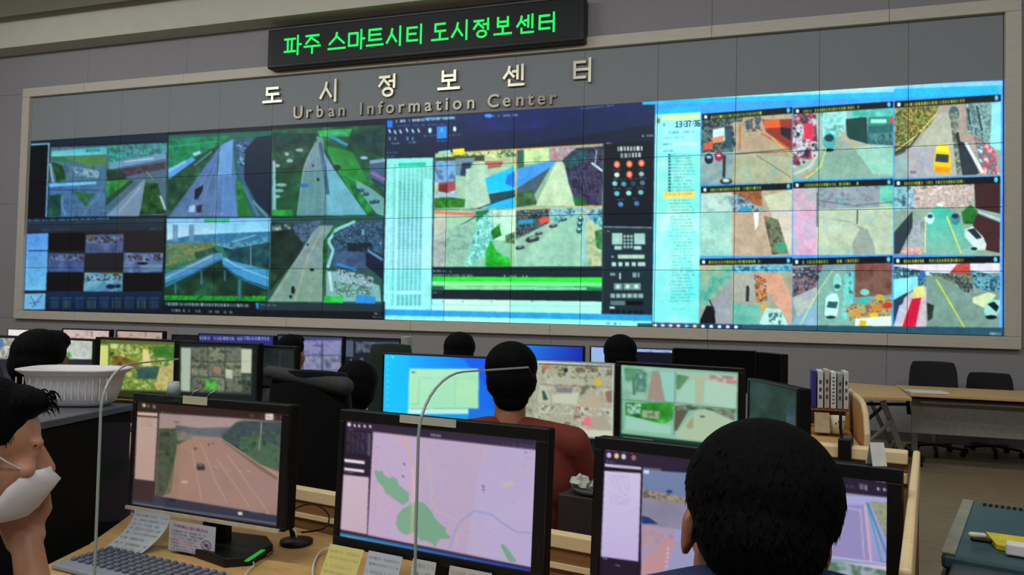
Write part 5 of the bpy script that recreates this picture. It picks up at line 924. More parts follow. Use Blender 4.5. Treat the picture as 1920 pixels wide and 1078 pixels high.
# ================================================================ CHAIRS
M_fab = mat('dark_grey_fabric', '#2b3033', .8, var=.12, scale=80, bump=.2)
M_mesh = mat('black_fabric', '#121214', .9, var=.15, scale=120, bump=.2)
def office_chair(label, x, y, yaw, hb=.92, wb=.44, fab=None, cushion=False, arms=True, zs=.44, tiltb=.10, tag_group=None, slim=False):
    e = empty('office_chair', (x, y, 0), yaw, label, 'chair', tag_group); fab = fab or M_mesh
    MB0 = lambda: MB()
    b = MB0(); b.box((0, 0, zs-.04), (.46, .44, .08)); b.build('seat', fab, e, bevel=.03, seg=3, smooth=True)
    zb = zs+.10; hh = hb-zb
    # curved backrest
    vs = []; fs = []; nu, nv = 10, 10
    for lay in (0, 1):
        for j in range(nv+1):
            v = j/nv
            for i in range(nu+1):
                u = i/nu*2-1; wd = wb/2*(1-.12*(2*v-1)**4)*(1-.10*v)
                vs.append((u*wd, -.20-tiltb*v+.035*u*u-(0 if lay == 0 else .05 if cushion else .025), zb+hh*v*(1-.015*u*u)))
    n1 = (nu+1)*(nv+1)
    for lay in (0, 1):
        for j in range(nv):
            for i in range(nu):
                a = lay*n1+j*(nu+1)+i; fs.append((a, a+1, a+nu+2, a+nu+1) if lay == 0 else (a, a+nu+1, a+nu+2, a+1))
    for i in range(nu):
        fs.append((i, i+n1, i+1+n1, i+1)); a = nv*(nu+1)+i; fs.append((a, a+1, a+1+n1, a+n1))
    for j in range(nv):
        a = j*(nu+1); fs.append((a, a+nu+1, a+nu+1+n1, a+n1)); a = j*(nu+1)+nu; fs.append((a, a+n1, a+nu+1+n1, a+nu+1))
    b = MB0(); b.add(vs, fs); b.build('backrest', fab, e, bevel=.008, smooth=True)
    if cushion:
        MB0().cap((-wb/2+.03, -.22-tiltb, hb-.012), (wb/2-.03, -.22-tiltb, hb-.055), .024, .034).build('head_cushion', M_fab, e, smooth=True)
    MB0().bar((0, -.23, zs-.05), (0, -.26, zb+.15), .06, .02).build('back_bracket', M_black, e)
    if arms:
        for s in (-1, 1):
            a = MB0().box((s*.27, .02, zs+.22), (.06, .25, .03)).build('armrest', M_black, e, bevel=.01)
            MB0().bar((s*.25, 0, zs-.04), (s*.27, 0, zs+.21), .03, .04).build('arm_post', M_black, a)
    MB0().tube([(0, 0, .09), (0, 0, zs-.08)], .025).build('gas_lift', M_steel, e)
    for k in range(5):
        a = 2*PI*k/5+.3; l = MB0().bar((0, 0, .10), (.28*math.cos(a), .28*math.sin(a), .075), .04, .025).build('leg', M_black, e)
        MB0().tube([(.28*math.cos(a)-.02*math.sin(a), .28*math.sin(a)+.02*math.cos(a), .03), (.28*math.cos(a)+.02*math.sin(a), .28*math.sin(a)-.02*math.cos(a), .03)], .03, 14).build('caster', M_black, l, smooth=True)
    return e

# ================================================================ PEOPLE
def skin(name, c): return mat(name, c, .5, var=.05, scale=25, bump=.05)
M_skinA = skin('skin_light', '#b8866a'); M_skinB = skin('skin_tan', '#9a6448')
M_hair = mat('black_hair', '#060506', .75, var=.3, scale=120, stretch=(1, 1, .25), bump=.6, spec=.08)
M_dark = mat('dark_trousers', '#15161a', .9); M_shoe = mat('shoe_black', '#0a0a0a', .5)
def hand_caps(b, wr, d, side, curl=.5, palm_n=None, k=1.0):
    """wr wrist, d hand direction, side vector towards the thumb"""
    d = Vector(d).normalized(); sd = Vector(side); sd = (sd-d*sd.dot(d)).normalized(); nn = d.cross(sd).normalized()
    if palm_n is not None and nn.dot(Vector(palm_n)) < 0: nn = -nn
    wr = Vector(wr)
    for j in range(4): b.cap(wr+sd*(.024-.016*j), wr+d*.085*k+sd*(.030-.020*j), .014, .011)
    for j, L in enumerate((.072, .080, .074, .058)):
        p = wr+d*.085*k+sd*(.030-.020*j); dd = d
        for s, (f, r) in enumerate(((.45, .0092), (.3, .0085), (.25, .0076))):
            dd = (dd+nn*curl*(.5+.35*s)).normalized(); q = p+dd*L*f; b.cap(p, q, r, r*.93); p = q
    p = wr+d*.02+sd*.024; q = p+(d*.6+sd*.7+nn*.25).normalized()*.038; b.cap(p, q, .012, .0105); r = q+(d*.9+sd*.25+nn*.3).normalized()*.032; b.cap(q, r, .0105, .0085)
def person(label, P, yaw, head=(0, 0, 0), shirt='#222222', sk=None, vox=.009, hs=1.0, hair='short', arms=None, tufts=200, shoulder_z=-.215, mask=False, wide=1.0, zpel=.53, lean=0., chair=True, sleeve='short', seed=1, trousers=True, group=None, detail=True):
    """P: point between the ears in the world; yaw: facing, 0 = towards +y"""
    e = empty('person', (P[0], P[1], 0), yaw, label, 'person', group); H = P[2]; sk = sk or M_skinA
    Mh = Matrix.Translation((0, 0, H)) @ Euler(head, 'XYZ').to_matrix().to_4x4() @ Matrix.Scale(hs, 4); R3 = Mh.to_3x3().normalized()
    hd = lambda x, y, z: Mh @ Vector((x, y, z))
    b = MB()
    def he(c, r): b.ell(hd(*c), tuple(q*hs for q in r), R3, 20, 14)
    he((0, -.005, .042), (.073, .094, .083)); he((0, .036, -.03), (.062, .060, .078)); he((0, .052, -.085), (.040, .040, .032)); he((0, .02, -.06), (.058, .055, .045))
    b.cap(hd(0, .092, .018), hd(0, .112, -.022), .009*hs, .014*hs); he((.012, .102, -.026), (.009, .010, .008)); he((-.012, .102, -.026), (.009, .010, .008))
    b.cap(hd(-.038, .080, .034), hd(.038, .080, .034), .012*hs, .012*hs); he((.031, .078, .013), (.017, .011, .008)); he((-.031, .078, .013), (.017, .011, .008)); he((.031, .078, -.005), (.016, .010, .006)); he((-.031, .078, -.005), (.016, .010, .006)); he((0, .094, -.058), (.024, .012, .006)); he((0, .092, -.068), (.021, .012, .007))
    for s in (-1, 1):
        he((s*.075, -.004, -.002), (.009, .019, .031)); he((s*.080, -.014, .008), (.006, .012, .021)); he((s*.045, .066, -.018), (.022, .02, .02))
    nb = Vector((0, -.045-lean, H-.20))
    b.cap(hd(0, -.02, -.05), nb, .054*hs, .060); b.cap(nb, (0, -.05-lean, H-.30), .06, .09)
    tp = Vector((0, -.05-lean, H-.33)); pel = Vector((0, -.10-lean*.3, zpel))
    b.cap(tp+Vector((-.08, 0, 0)), tp+Vector((.08, 0, 0)), .09, .09); b.cap(tp, pel+Vector((0, 0, .08)), .115, .11); b.cap(pel+Vector((-.08, 0, 0)), pel+Vector((.08, 0, 0)), .10, .10)
    sh = MB() ; sz = H+shoulder_z
    for s in (-1, 1):
        knee = Vector((s*.13, pel.y+.42, zpel-.02)); ank = Vector((s*.13, pel.y+.44, .10))
        b.cap(pel+Vector((s*.09, .02, -.01)), knee, .075, .052); b.cap(knee, ank, .050, .034); b.cap(ank, ank+Vector((0, .12, -.06)), .034, .03)
        A = (arms or {}).get(s)
        S0 = Vector((s*.175*wide, -.055-lean, sz)); 
        if A: E0, W0, hdir, hsid, cu = Vector(A[0]), Vector(A[1]), A[2], A[3], A[4]
        else: E0 = Vector((s*.25*wide, .03, max(.74, sz-.27))); W0 = Vector((s*.17, .27, .775)); hdir, hsid, cu = (0-s*.2, 1, -.05), (-s, 0, .1), .25
        b.cap(S0, E0, .048, .040); b.cap(E0, W0, .040, .029); hand_caps(b, W0, hdir, hsid, cu, palm_n=(0, 0, -1) if not A else A[5] if len(A) > 5 else None)
        mid = S0.lerp(E0, .55) if sleeve == 'short' else E0
        sh.cap(S0, mid, .062, .054 if sleeve == 'short' else .047)
        if sleeve == 'long': sh.cap(E0, E0.lerp(W0, .85), .047, .036)
        sh.cap((s*.06, -.05-lean, sz+.035), S0, .055, .062)
    b.build('body', sk, e, remesh=vox, sm=3)
    sh.ell((0, -.055-lean, sz-.13), (.185*wide, .125, .19), None, 24, 16); sh.ell((0, -.075-lean*.6, (sz-.2+zpel)/2), (.165*wide, .135, (sz-.2-zpel)/2+.14), None, 24, 16)
    sh.cap(nb+Vector((0, -.004, -.005)), nb+Vector((0, .0, -.05)), .066, .085)
    sh.build('shirt', mat('shirt_'+shirt[1:], shirt, .85, var=.12, scale=18, bump=.15), e, remesh=max(vox, .009), sm=4)
    if trousers:
        t = MB(); t.cap(pel+Vector((-.08, 0, 0)), pel+Vector((.08, 0, 0)), .125, .125)
        for s in (-1, 1):
            knee = Vector((s*.13, pel.y+.42, zpel-.02)); ank = Vector((s*.13, pel.y+.44, .14)); t.cap(pel+Vector((s*.09, .02, -.01)), knee, .09, .066); t.cap(knee, ank, .066, .052)
        t.build('trousers', M_dark, e, remesh=.014, sm=3)
        for s in (-1, 1):
            ft = Vector((s*.13, pel.y+.44, .0)); k = MB().cap(ft+Vector((0, -.03, .045)), ft+Vector((0, .15, .035)), .044, .034); k.build('shoe', M_shoe, e, smooth=True)
    # hair
    h = MB(); rg = random.Random(seed); ells = []
    def hh(c, r): ells.append((c, r)); h.ell(hd(*c), tuple(q*hs for q in r), R3, 22, 16)
    if hair == 'nape': hh((0, -.018, .062), (.091, .097, .088)); hh((0, -.045, .018), (.075, .072, .068)); hh((0, .040, .100), (.070, .060, .042)); hh((0, -.046, -.030), (.050, .044, .045))
    elif hair == 'short': hh((0, -.022, .066), (.086, .092, .082)); hh((0, -.045, .022), (.082, .068, .075)); hh((0, .035, .108), (.064, .058, .036))
    elif hair == 'full': hh((0, -.018, .068), (.093, .096, .088)); hh((0, -.045, .020), (.089, .075, .082)); hh((0, .040, .105), (.072, .062, .045)); hh((0, -.052, -.035), (.062, .050, .055))
    elif hair == 'profile': hh((0, -.024, .070), (.085, .096, .090)); hh((0, -.045, .015), (.081, .068, .075)); hh((0, .040, .108), (.066, .052, .034)); hh((0, .012, .052), (.080, .040, .045))
    core = MB(); o = h.build('tmp_hair', M_hair, None, remesh=.006 if detail else .01, sm=2); me = o.data
    core.add([v.co for v in me.vertices], [tuple(p.vertices) for p in me.polygons]); bpy.data.objects.remove(o)
    for k in range(tufts):
        c, r = ells[rg.randrange(len(ells))]; th = math.acos(rg.uniform(-.35, 1)); ph = rg.uniform(0, 2*PI)
        n = Vector((math.sin(th)*math.cos(ph), math.sin(th)*math.sin(ph), math.cos(th))); p = Vector((c[0]+n.x*r[0]*.97, c[1]+n.y*r[1]*.97, c[2]+n.z*r[2]*.97))
        fl = Vector((n.x*.5+rg.uniform(-.4, .4), n.y*.6+rg.uniform(-.3, .3)+(.5 if n.z > .6 else 0), -1.0*(1-n.z*.8)+rg.uniform(-.2, .25))); fl = (fl-n*fl.dot(n)*.72).normalized()
        L = rg.uniform(.009, .018); q = p+fl*L+n*.0004; sd = n.cross(fl).normalized()*.0018
        core.add([hd(*(p+sd)), hd(*(p-sd)), hd(*(p+n*.002)), hd(*q)], [(0, 1, 3), (1, 2, 3), (2, 0, 3), (0, 2, 1)])
    if hair == 'profile':
        for k in range(26):      # loose strands over the forehead
            x = rg.uniform(-.03, .06); p0 = Vector((x, .085+rg.uniform(-.01, .01), .118+rg.uniform(-.02, .015))); pts = [p0]
            up = rg.uniform(.1, .9); L = rg.uniform(.012, .026)
            for j in range(1, 5): t = j/4; pts.append(p0+Vector((rg.uniform(-.002, .002), L*t*.9, L*(up*t-1.3*t*t))))
            core.tube([hd(*q) for q in pts], [.0022, .0018, .0014, .001, .0004], 4)
    core.build('hair', M_hair, e, smooth=True)
    if detail:
        for s in (-1, 1):
            ey = MB().ell(hd(s*.030, .0740, .004), (.0110*hs,)*3); o = ey.build('eye', mat('eye_white', '#d8d4d0', .2), e, smooth=True)
            MB().ell(hd(s*.030, .0812, .003), (.0048*hs,)*3).build('iris', mat('eye_dark', '#120c08', .2), o, smooth=True)
            MB().tube([hd(s*.018, .0905, .031), hd(s*.035, .0865, .035), hd(s*.052, .074, .030)], [.0015*hs, .0026*hs, .001*hs], 6).build('eyebrow', M_hair, e, smooth=True)
    if mask:
        rows = [((.117, -.014), (.056, .068, -.018)), ((.124, -.028), (.064, .056, -.034)), ((.137, -.040), (.069, .042, -.048)), ((.122, -.068), (.070, .028, -.076)), ((.108, -.094), (.064, .018, -.100)), ((.092, -.112), (.052, .012, -.118))]
        vs = []; nu = 16
        for lay in (0, 1):
            for (yc, zc), (cx, cy_, cz) in rows:
                for i in range(nu+1):
                    u = (i/nu*2-1); a = abs(u); x = cx*math.sin(u*PI/2); w_ = a**1.35
                    y = yc+(cy_-yc)*w_-(.003 if lay else 0); vs.append(hd(x*(1-.03*lay), y, zc+(cz-zc)*w_))
        n = nu+1; m = len(rows)*n; fs = []
        for lay in (0, 1):
            for j in range(len(rows)-1):
                for i in range(nu): a = lay*m+j*n+i; fs.append((a, a+1, a+n+1, a+n) if lay else (a, a+n, a+n+1, a+1))
        for i in range(nu): fs.append((i, i+1, i+1+m, i+m)); a = (len(rows)-1)*n+i; fs.append((a, a+m, a+1+m, a+1))
        for j in range(len(rows)-1): a = j*n; fs.append((a, a+m, a+n+m, a+n)); a = j*n+nu; fs.append((a, a+n, a+n+m, a+m))
        mk = MB().add(vs, fs).build('face_mask', mat('white_mask', '#dcdcde', .8, var=.03, scale=40), e, smooth=True)
        for s in (-1, 1):
            MB().tube([hd(s*.057, .066, -.018), hd(s*.076, .030, .004), hd(s*.086, -.002, .026), hd(s*.088, -.020, .020)], .0018, 6).build('ear_loop', mat('white_loop', '#d8d8d8', .7), mk)
            MB().tube([hd(s*.069, .030, -.076), hd(s*.078, .006, -.045), hd(s*.087, -.016, -.012), hd(s*.088, -.022, .010)], .0018, 6).build('ear_loop', mat('white_loop', '#d8d8d8', .7), mk)
    return e
AY = .31259-PI/2
p1 = dep(-30, 856, 1.50)
yw = -math.radians(35)
person('man in profile wearing a white face mask and white shirt, at the far left', p1, yw, head=(-.12, 0, 0), shirt='#c8ccc8', sk=M_skinA, vox=.006, hs=1.02, hair='profile', mask=True, tufts=700, seed=3, lean=.02,
       arms={1: ((.05, .115, p1[2]-.42), (-.058, .082, p1[2]-.19), (-.22, -.32, 1), (.1, 1, .1), .2, (1, -.2, 0))}, sleeve='short', wide=1.0)
p2 = dep(1411, 1020, .93)
person('man seen from behind with thick black hair and navy shirt, before the largest monitor', p2, .28, head=(-.18, .17, -.18), shirt='#12204c', sk=M_skinB, vox=.006, hs=1.02, hair='nape', tufts=2600, seed=5, shoulder_z=-.10, wide=1.08, arms={s: ((s*.22, .02, .93), (s*.08, .27, .80), (-s*.2, 1, -.1), (-s, 0, .1), .3, (0, 0, -1)) for s in (-1, 1)})
p3 = dep(957, 722, 2.68)
person('man in a dark red shirt with black hair, seen from behind at the blue monitor', p3, .28, head=(.0, 0, .1), shirt='#6a2416', sk=M_skinB, vox=.009, hs=1.0, hair='full', tufts=500, seed=8, shoulder_z=-.19, wide=1.25, sleeve='long')
p5 = dep(664, 742, 3.3)
person('dark-haired person with head bowed, behind the tall black chair', p5, .5, head=(-.1, .15, 0), shirt='#17181c', sk=M_skinB, vox=.012, hair='full', tufts=200, seed=11, detail=False, shoulder_z=-.20, sleeve='long')
p8 = dep(78, 692, 3.15)
person('person with full black hair before the leftmost middle-row monitor', p8, .1, shirt='#1a1c22', sk=M_skinB, vox=.012, hair='full', tufts=250, seed=12, detail=False, hs=1.08, sleeve='long')
p4 = dep(547, 668, 5.0)
person('dark-haired person in front of the bluish-violet camera monitor', p4, .1, shirt='#20242a', sk=M_skinB, vox=.014, hair='short', tufts=80, seed=13, detail=False, sleeve='long')
p6 = dep(862, 672, 4.4)
person('dark-haired person whose head rises above the cyan desktop monitor', p6, .2, shirt='#1c2026', sk=M_skinB, vox=.014, hair='full', tufts=100, seed=14, detail=False, sleeve='long')
p7 = dep(1162, 679, 4.2)
person('dark-haired person whose head rises above the cluttered beige monitor', p7, .25, shirt='#1c2026', sk=M_skinB, vox=.014, hair='full', tufts=120, seed=15, detail=False, sleeve='long')

# chairs
pc = dep(572, 722, 2.86)
office_chair('tall black office chair with grey head cushion, behind the motorway monitor', pc[0], pc[1]+.20, .20, hb=1.235, wb=.34, fab=M_blackm, cushion=True, zs=.46, tiltb=.06)
def occ(P, yaw, label, **k):
    s, c = math.sin(yaw), math.cos(yaw); office_chair(label, P[0]+s*.06, P[1]-c*.06, yaw, zs=.42, **k)
occ(p1, yw, 'black office chair under the masked man', hb=.85); occ(p2, .28, 'black office chair under the man in navy', hb=.82, arms=False); occ(p3, .28, 'black office chair under the man in the dark red shirt', hb=.78)
pc = dep(8, 676, 2.95); office_chair('grey-blue chair back cut by the left edge of the view', pc[0]-.05, pc[1]+.2, .1, hb=pc[2], wb=.22, fab=M_fab, zs=.45)
pc = dep(716, 660, 4.6); office_chair('dark green high-backed chair beside the cyan desktop monitor', pc[0], pc[1]+.25, .25, hb=1.26, wb=.30, fab=mat('dark_green_fabric', '#1c3028', .8), zs=.45)
# right-hand side chairs by the wall
for lab, x0, x1, yt, yb in (('black office chair with armrest against the wall, left of the two', 1682, 1766, 676, 722), ('lower black office chair against the wall near the right edge', 1789, 1868, 697, 728)):
    c0 = dep((x0+x1)/2, yt, 8.75); w = (x1-x0)/FPX*8.75
    office_chair(lab, c0[0]+.1, c0[1]-.28, PI-.12, hb=c0[2], wb=w, zs=.45, tiltb=.04)
# ================================================================ FOLDING TABLES
def folding_table(label, pts, z, legs=True):
    c = sum((Vector(p) for p in pts), Vector())/4; e = empty('folding_table', (c.x, c.y, 0), 0, label, 'table')
    part(e, MB().prism([(p[0], p[1], z-.03) for p in pts], (0, 0, .03)), 'tabletop', M_wood, bevel=.004)
    return e
tz = .74
q = [on_z(*p, tz) for p in ((1589, 717), (1681, 724), (1710, 746), (1599, 743))]
t1 = folding_table('folding table with steel crossed legs, left of the two by the wall', q, tz)
def W3(px, py, d): return Vector(dep(px, py, d))
for (a, b2, dd, w) in (((1655, 752), (1694, 852), 7.75, .055), ((1632, 752), (1672, 838), 8.6, .045)):
    A = W3(*a, dd); B = W3(*b2, dd); k = MB().bar(A, B, w, .03, up=(0, 1, 0)); part(t1, k, 'leg', M_steel, bevel=.004)
    f = MB().bar(B+Vector((-.05, -.22, -B.z+.05)), B+Vector((.05, .22, -B.z+.05)), .04, .05); part(t1, f, 'foot', M_steel)
A = W3(1674, 787, 7.72); B = W3(1609, 846, 7.3); part(t1, MB().bar(A, B, .022, .02), 'brace', mat('light_steel', '#a8aaa8', .4, metal=.4))
A = W3(1660, 758, 8.0); B = W3(1607, 804, 8.2); part(t1, MB().bar(A, B, .04, .03), 'brace', M_black)
part(t1, MB().bar(W3(1604, 757, 7.9), W3(1700, 758, 7.9), .03, .03), 'cross_bar', M_black)
q = [on_z(*p, tz) for p in ((1684, 723), (1990, 735), (2010, 757), (1712, 739))]
q = [Vector((13.96, -.90, tz)), Vector((15.90, -.95, tz)), Vector((15.90, -1.92, tz)), Vector((13.93, -1.90, tz))]
t2 = folding_table('long folding table with grey front panel at the right by the wall', q, tz)
part(t2, MB().box((14.91, -1.70, .50), (1.86, .02, .34)), 'modesty_panel', mat('grey_green_panel', '#77786f', .7))
part(t2, MB().box((14.91, -1.72, .645), (1.70, .03, .02)), 'cross_bar', mat('light_steel', '#a8aaa8', .4, metal=.4))
part(t2, MB().box((14.91, -1.66, .69), (1.86, .10, .04)), 'under_frame', M_black)
for x in (14.06, 15.78):
    l = part(t2, MB().box((x, -1.42, .40), (.05, .05, .58)), 'leg', M_steel); 
    f = part(t2, MB().box((x, -1.42, .085), (.06, .70, .04)), 'foot', M_black)
    for y in (-1.73, -1.11): part_ = part(l, MB().tube([(x-.018, y, .032), (x+.018, y, .032)], .032, 14), 'caster', M_black)
part(t2, MB().box((14.91, -1.42, .33), (1.66, .03, .06)), 'stretcher', M_black)
p = on_z(1742, 739, tz)
tag(MB().box((p[0], p[1]+.12, tz+.012), (.34, .22, .018), .1).build('paper_stack', M_white, bevel=.002), 'small stack of white papers on the long table by the wall', 'papers')
# ================================================================ BINDERS AND CUPS AT THE RIGHT END
# shelf unit at about five metres
s0 = dep(1498, 835, 5.0); s1 = dep(1590, 835, 5.0)
sx0, sx1, sy = 12.56, 13.06, -4.95
she = empty('desk_shelf', ((sx0+sx1)/2, sy, .731), 0, 'small wooden desk organiser holding the row of binders', 'shelf')
M_orange = mat('warm_wood', '#b98748', .5, var=.12, scale=12, stretch=(1, 8, 8))
part(she, MB().box(((sx0+sx1)/2, sy, .742), (sx1-sx0, .30, .02)), 'bottom_board', M_orange, bevel=.003)
part(she, MB().box(((sx0+sx1)/2, sy+.10, .87), (sx1-sx0, .16, .014)), 'shelf_board', M_orange, bevel=.003)
part(she, MB().box(((sx0+sx1)/2, sy+.206, .84), (sx1-sx0, .012, .18)), 'back_board', M_woodk)
for x in (sx0+.008, sx0+.17, sx1-.008): part(she, MB().box((x, sy+.06, .807), (.016, .22, .11)), 'divider', M_orange)
bx = dep(1545, 772, 4.98)
bc = [('#2a2e8c', .028, .262, 'slim royal blue binder at the left end of the binder row', 0), ('#c9cdc6', .034, .262, 'off-white binder next to the blue one', 1), ('#b8aca8', .030, .270, 'pale pinkish-grey binder, third in the row', 2), ('#d8dcd8', .032, .256, 'white binder with a column of small dark marks on its spine', 3), ('#9aa09c', .030, .250, 'grey binder, second from the right end of the row', 2), ('#c4ccc4', .028, .262, 'pale greenish binder at the right end of the row', 1)]
x = on_y(1521, 770, sy+.03)[0]; zb = .8795
for col, w, h, lab, st in bc:
    h = h*.92
    e = empty('binder', (x+w/2, sy+.10, zb), 0, lab, 'binder', 'binders on the desk organiser')
    part(e, MB().box((x+w/2, sy+.10, zb+h/2), (w, .19, h)), 'cover', mat('binder_'+col[1:], col, .5), bevel=.003)
    if st:
        k = MB()
        for j in range(8 if st == 3 else 3): k.box((x+w/2, sy+.0035, zb+h*(.15+.1*j if st == 3 else .3+.2*j)), (w*.4, .002, h*.035 if st == 3 else h*.1))
        part(e, k, 'spine_marks', mat('spine_ink', '#3a3c40' if st != 2 else '#7a5a5a', .7))
    x += w+.008
def cup(label, px, py, d, r, h, col, name='cup', n=20, sq=False):
    p = dep(px, py, d); p[2] = .753; e = empty(name, tuple(p), 0, label, 'cup')
    prof = [(0, 0), (r*.82, 0), (r, h*.5), (r, h), (r*.93, h), (r*.90, h*.5), (r*.7, h*.06), (0, h*.06)]
    if sq: prof = [(0, 0), (r, 0), (r, h), (r*.93, h), (r*.93, h*.06), (0, h*.06)]
    o = MB().lathe((0, 0, 0), prof, 4 if sq else 28).build('cup_body', mat('ceramic_'+col[1:], col, .4), e, smooth=not sq); 
    if sq: e.rotation_euler = (0, 0, PI/4)
    k = MB()
    for j in range(4): k.ell((r*.98*math.cos(-1.9+.35*j), r*.98*math.sin(-1.9+.35*j), h*(.72 if j % 2 else .6)), (.006, .006, .006))
    if not sq: k.build('painted_spots', mat('spot_ink', '#50463c', .6), e)
    return e
cup('square cream pot under the binders', 1541, 792, 4.78, .060, .115, '#c6bc9c', 'square_pot', sq=True)
cup('round cream mug with dark painted spots under the binders', 1571, 795, 4.74, .044, .105, '#cfc8b0', 'mug')
# desk end panel with rounded top (right of the cups)
a0 = on_y(1592, 842, -5.02); cpx = []
ep = []
xw = 13.085
for (yy, zz) in ((-5.5, .0), (-5.5, .80), (-5.44, .90), (-5.34, .95), (-5.2, .965), (-4.6, .965), (-4.6, 0)): ep.append((xw, yy, zz))
ed = empty('desk_end_panel', (xw+.015, -5.05, 0), 0, 'upright wooden end panel with a rounded corner, right of the cream mug', 'panel')
part(ed, MB().prism(ep, (.03, 0, 0)), 'board', M_orange)
part(ed, MB().tube([(xw+.015, p[1], p[2]+.004) for p in ep[:-1]], .017, 8), 'edge_band', M_woodd)
# clamp with rod, table tent on the high partition rail
p = W3(1588, 842, 1.97); rs = rw(1.64, -.22, 0)
cl = empty('clamp_stand', rw(1.687, -.22, 1.137), RYAW, 'black clamp with a thin upright rod on the pale partition rail', 'clamp')
part(cl, MB().box(rw(1.687, -.22, 1.118), (.032, .068, .078), RYAW), 'clamp_block', M_black, bevel=.004)
part(cl, MB().tube([rw(1.677, -.22, 1.157), rw(1.674, -.22, 1.18), rw(1.674, -.22, 1.22)], .004, 8), 'rod', M_black)
_q = P3m(.572, 0, -.022); tt = empty('table_tent', (_q[0], _q[1], _q[2]+.001), RYAW+.55, 'small white folded card standing on top of the largest monitor', 'card')
w_, hh_, d_ = .027, .042, .014
tm = MB().prism([(-w_/2, -d_, 0), (-w_/2, -.002, hh_), (-w_/2, 0, hh_), (-w_/2, -d_+.003, 0)], (w_, 0, 0)).prism([(-w_/2, d_, 0), (-w_/2, .002, hh_), (-w_/2, 0, hh_), (-w_/2, d_-.003, 0)], (w_, 0, 0))
tm.build('card_sheet', mat('card_white', '#c8ccc8', .7), tt)
# ================================================================ PRINTER at the right edge
pc = [on_z(*p, .95) for p in ((1806, 937), (1990, 962), (2020, 1075), (1816, 1046))]
yawp = math.atan2(pc[1][1]-pc[0][1], pc[1][0]-pc[0][0]); c0 = (Vector(pc[0])+Vector(pc[3]))/2
U_ = Vector((math.cos(yawp), math.sin(yawp), 0)); V_ = Vector((math.sin(yawp), -math.cos(yawp), 0)); O_ = Vector((pc[0][0], pc[0][1], 0)); Lr = (Vector(pc[3])-Vector(pc[0])).length
pr = empty('printer', O_+U_*.3+V_*Lr/2, yawp, 'dark teal topped office printer with vents, cut by the right edge', 'printer')
def pb(mb, u0, u1, v0, v1, z0, z1): return mb.box(O_+U_*((u0+u1)/2)+V_*((v0+v1)/2)+Vector((0, 0, (z0+z1)/2)), (u1-u0, v1-v0, z1-z0), yawp)
part(pr, pb(MB(), .0, .62, .0, Lr+.10, .0, .915), 'body', M_black, bevel=.01)
part(pr, pb(MB(), .0, .62, .0, Lr, .917, .95), 'lid', mat('dark_teal_plastic', '#2c4a52', .45, var=.06), bevel=.008)
tag(part(pr, pb(MB(), .0, .026, .004, Lr-.004, .9505, .9535), 'lid_border', mat('grey_olive', '#7f8272', .6)), 'olive grey border')
part(pr, pb(MB(), .02, .62, Lr-.0, Lr+.10, .915, .935), 'front_ledge', mat('slate_plastic', '#3c434a', .4), bevel=.006)
vt = MB()
for k in range(40): pb(vt, .05+k*.014, .058+k*.014, .012, .045, .9502, .9515)
tag(part(pr, vt, 'vent_slots', M_blackm), kind='stuff')
fz = .9545
def on_p(px, py, z): return Vector(on_z(px, py, z))
A = on_p(1848, 1006, .951); B = on_p(1990, 1026, .951)
tag(MB().prism([A, B, on_p(1990, 1056, .951), on_p(1868, 1030, .951)], (0, 0, .012)).build('yellow_folder', mat('yellow_paper', '#c8bc28', .6), bevel=.001), 'bright yellow folder lying on the printer lid', 'folder')
p_ = on_p(1905, 1043, .951); tag(MB().box((p_.x+.06, p_.y-.012, .966), (.16, .035, .026), yawp).build('white_box', M_white, bevel=.004), 'small white box at the front edge of the printer', 'box')
p_ = on_p(1838, 1020, .951); st = empty('stapler', (p_.x, p_.y, .9535), yawp+.1, 'cream and black stapler on the left of the printer lid', 'stapler')
MB().cap((-.014, 0, .007), (.018, 0, .007), .006, .006).build('base', M_black, st, smooth=True); tag(MB().cap((-.018, 0, .016), (.006, 0, .018), .007, .006).build('top_arm', mat('cream_plastic', '#cfc8ba', .4), st, smooth=True), 'cream top')
# ================================================================ LEFT: BLACK CABINET, BASIN
ca = Vector(on_z(68, 792, 1.11)); cb_ = Vector(on_z(247, 757, 1.11)); dr = (cb_-ca).normalized(); nl = Vector((-dr.y, dr.x, 0))
if nl.x > 0: nl = -nl
CDEP = .30
cab = empty('cabinet', (ca+cb_)/2-Vector((0, 0, 1.11))+nl*.15, math.atan2(dr.y, dr.x), 'tall black cabinet under the white basin, left of the motorway monitor', 'cabinet')
def cbx(s0, s1, t0, t1, z0, z1, nm, m, **k):
    P4 = [ca+dr*s+nl*t for s, t in ((s0, t0), (s1, t0), (s1, t1), (s0, t1))]; return part(cab, MB().prism([(p.x, p.y, z0) for p in P4], (0, 0, z1-z0)), nm, m, **k)
Lc = (cb_-ca).length
cbx(-.12, Lc, 0, CDEP, .0, 1.085, 'body', M_blackm, bevel=.004); tag(cbx(-.12, Lc+.004, -.006, CDEP+.01, 1.087, 1.11, 'top_board', mat('grey_metal_edge', '#6e7278', .35, metal=.5), bevel=.003), 'grey metallic top')
cbx(Lc*.62, Lc*.62+.004, -.003, .0, .05, 1.08, 'door_gap', mat('gap_grey', '#1c1e20', .7))
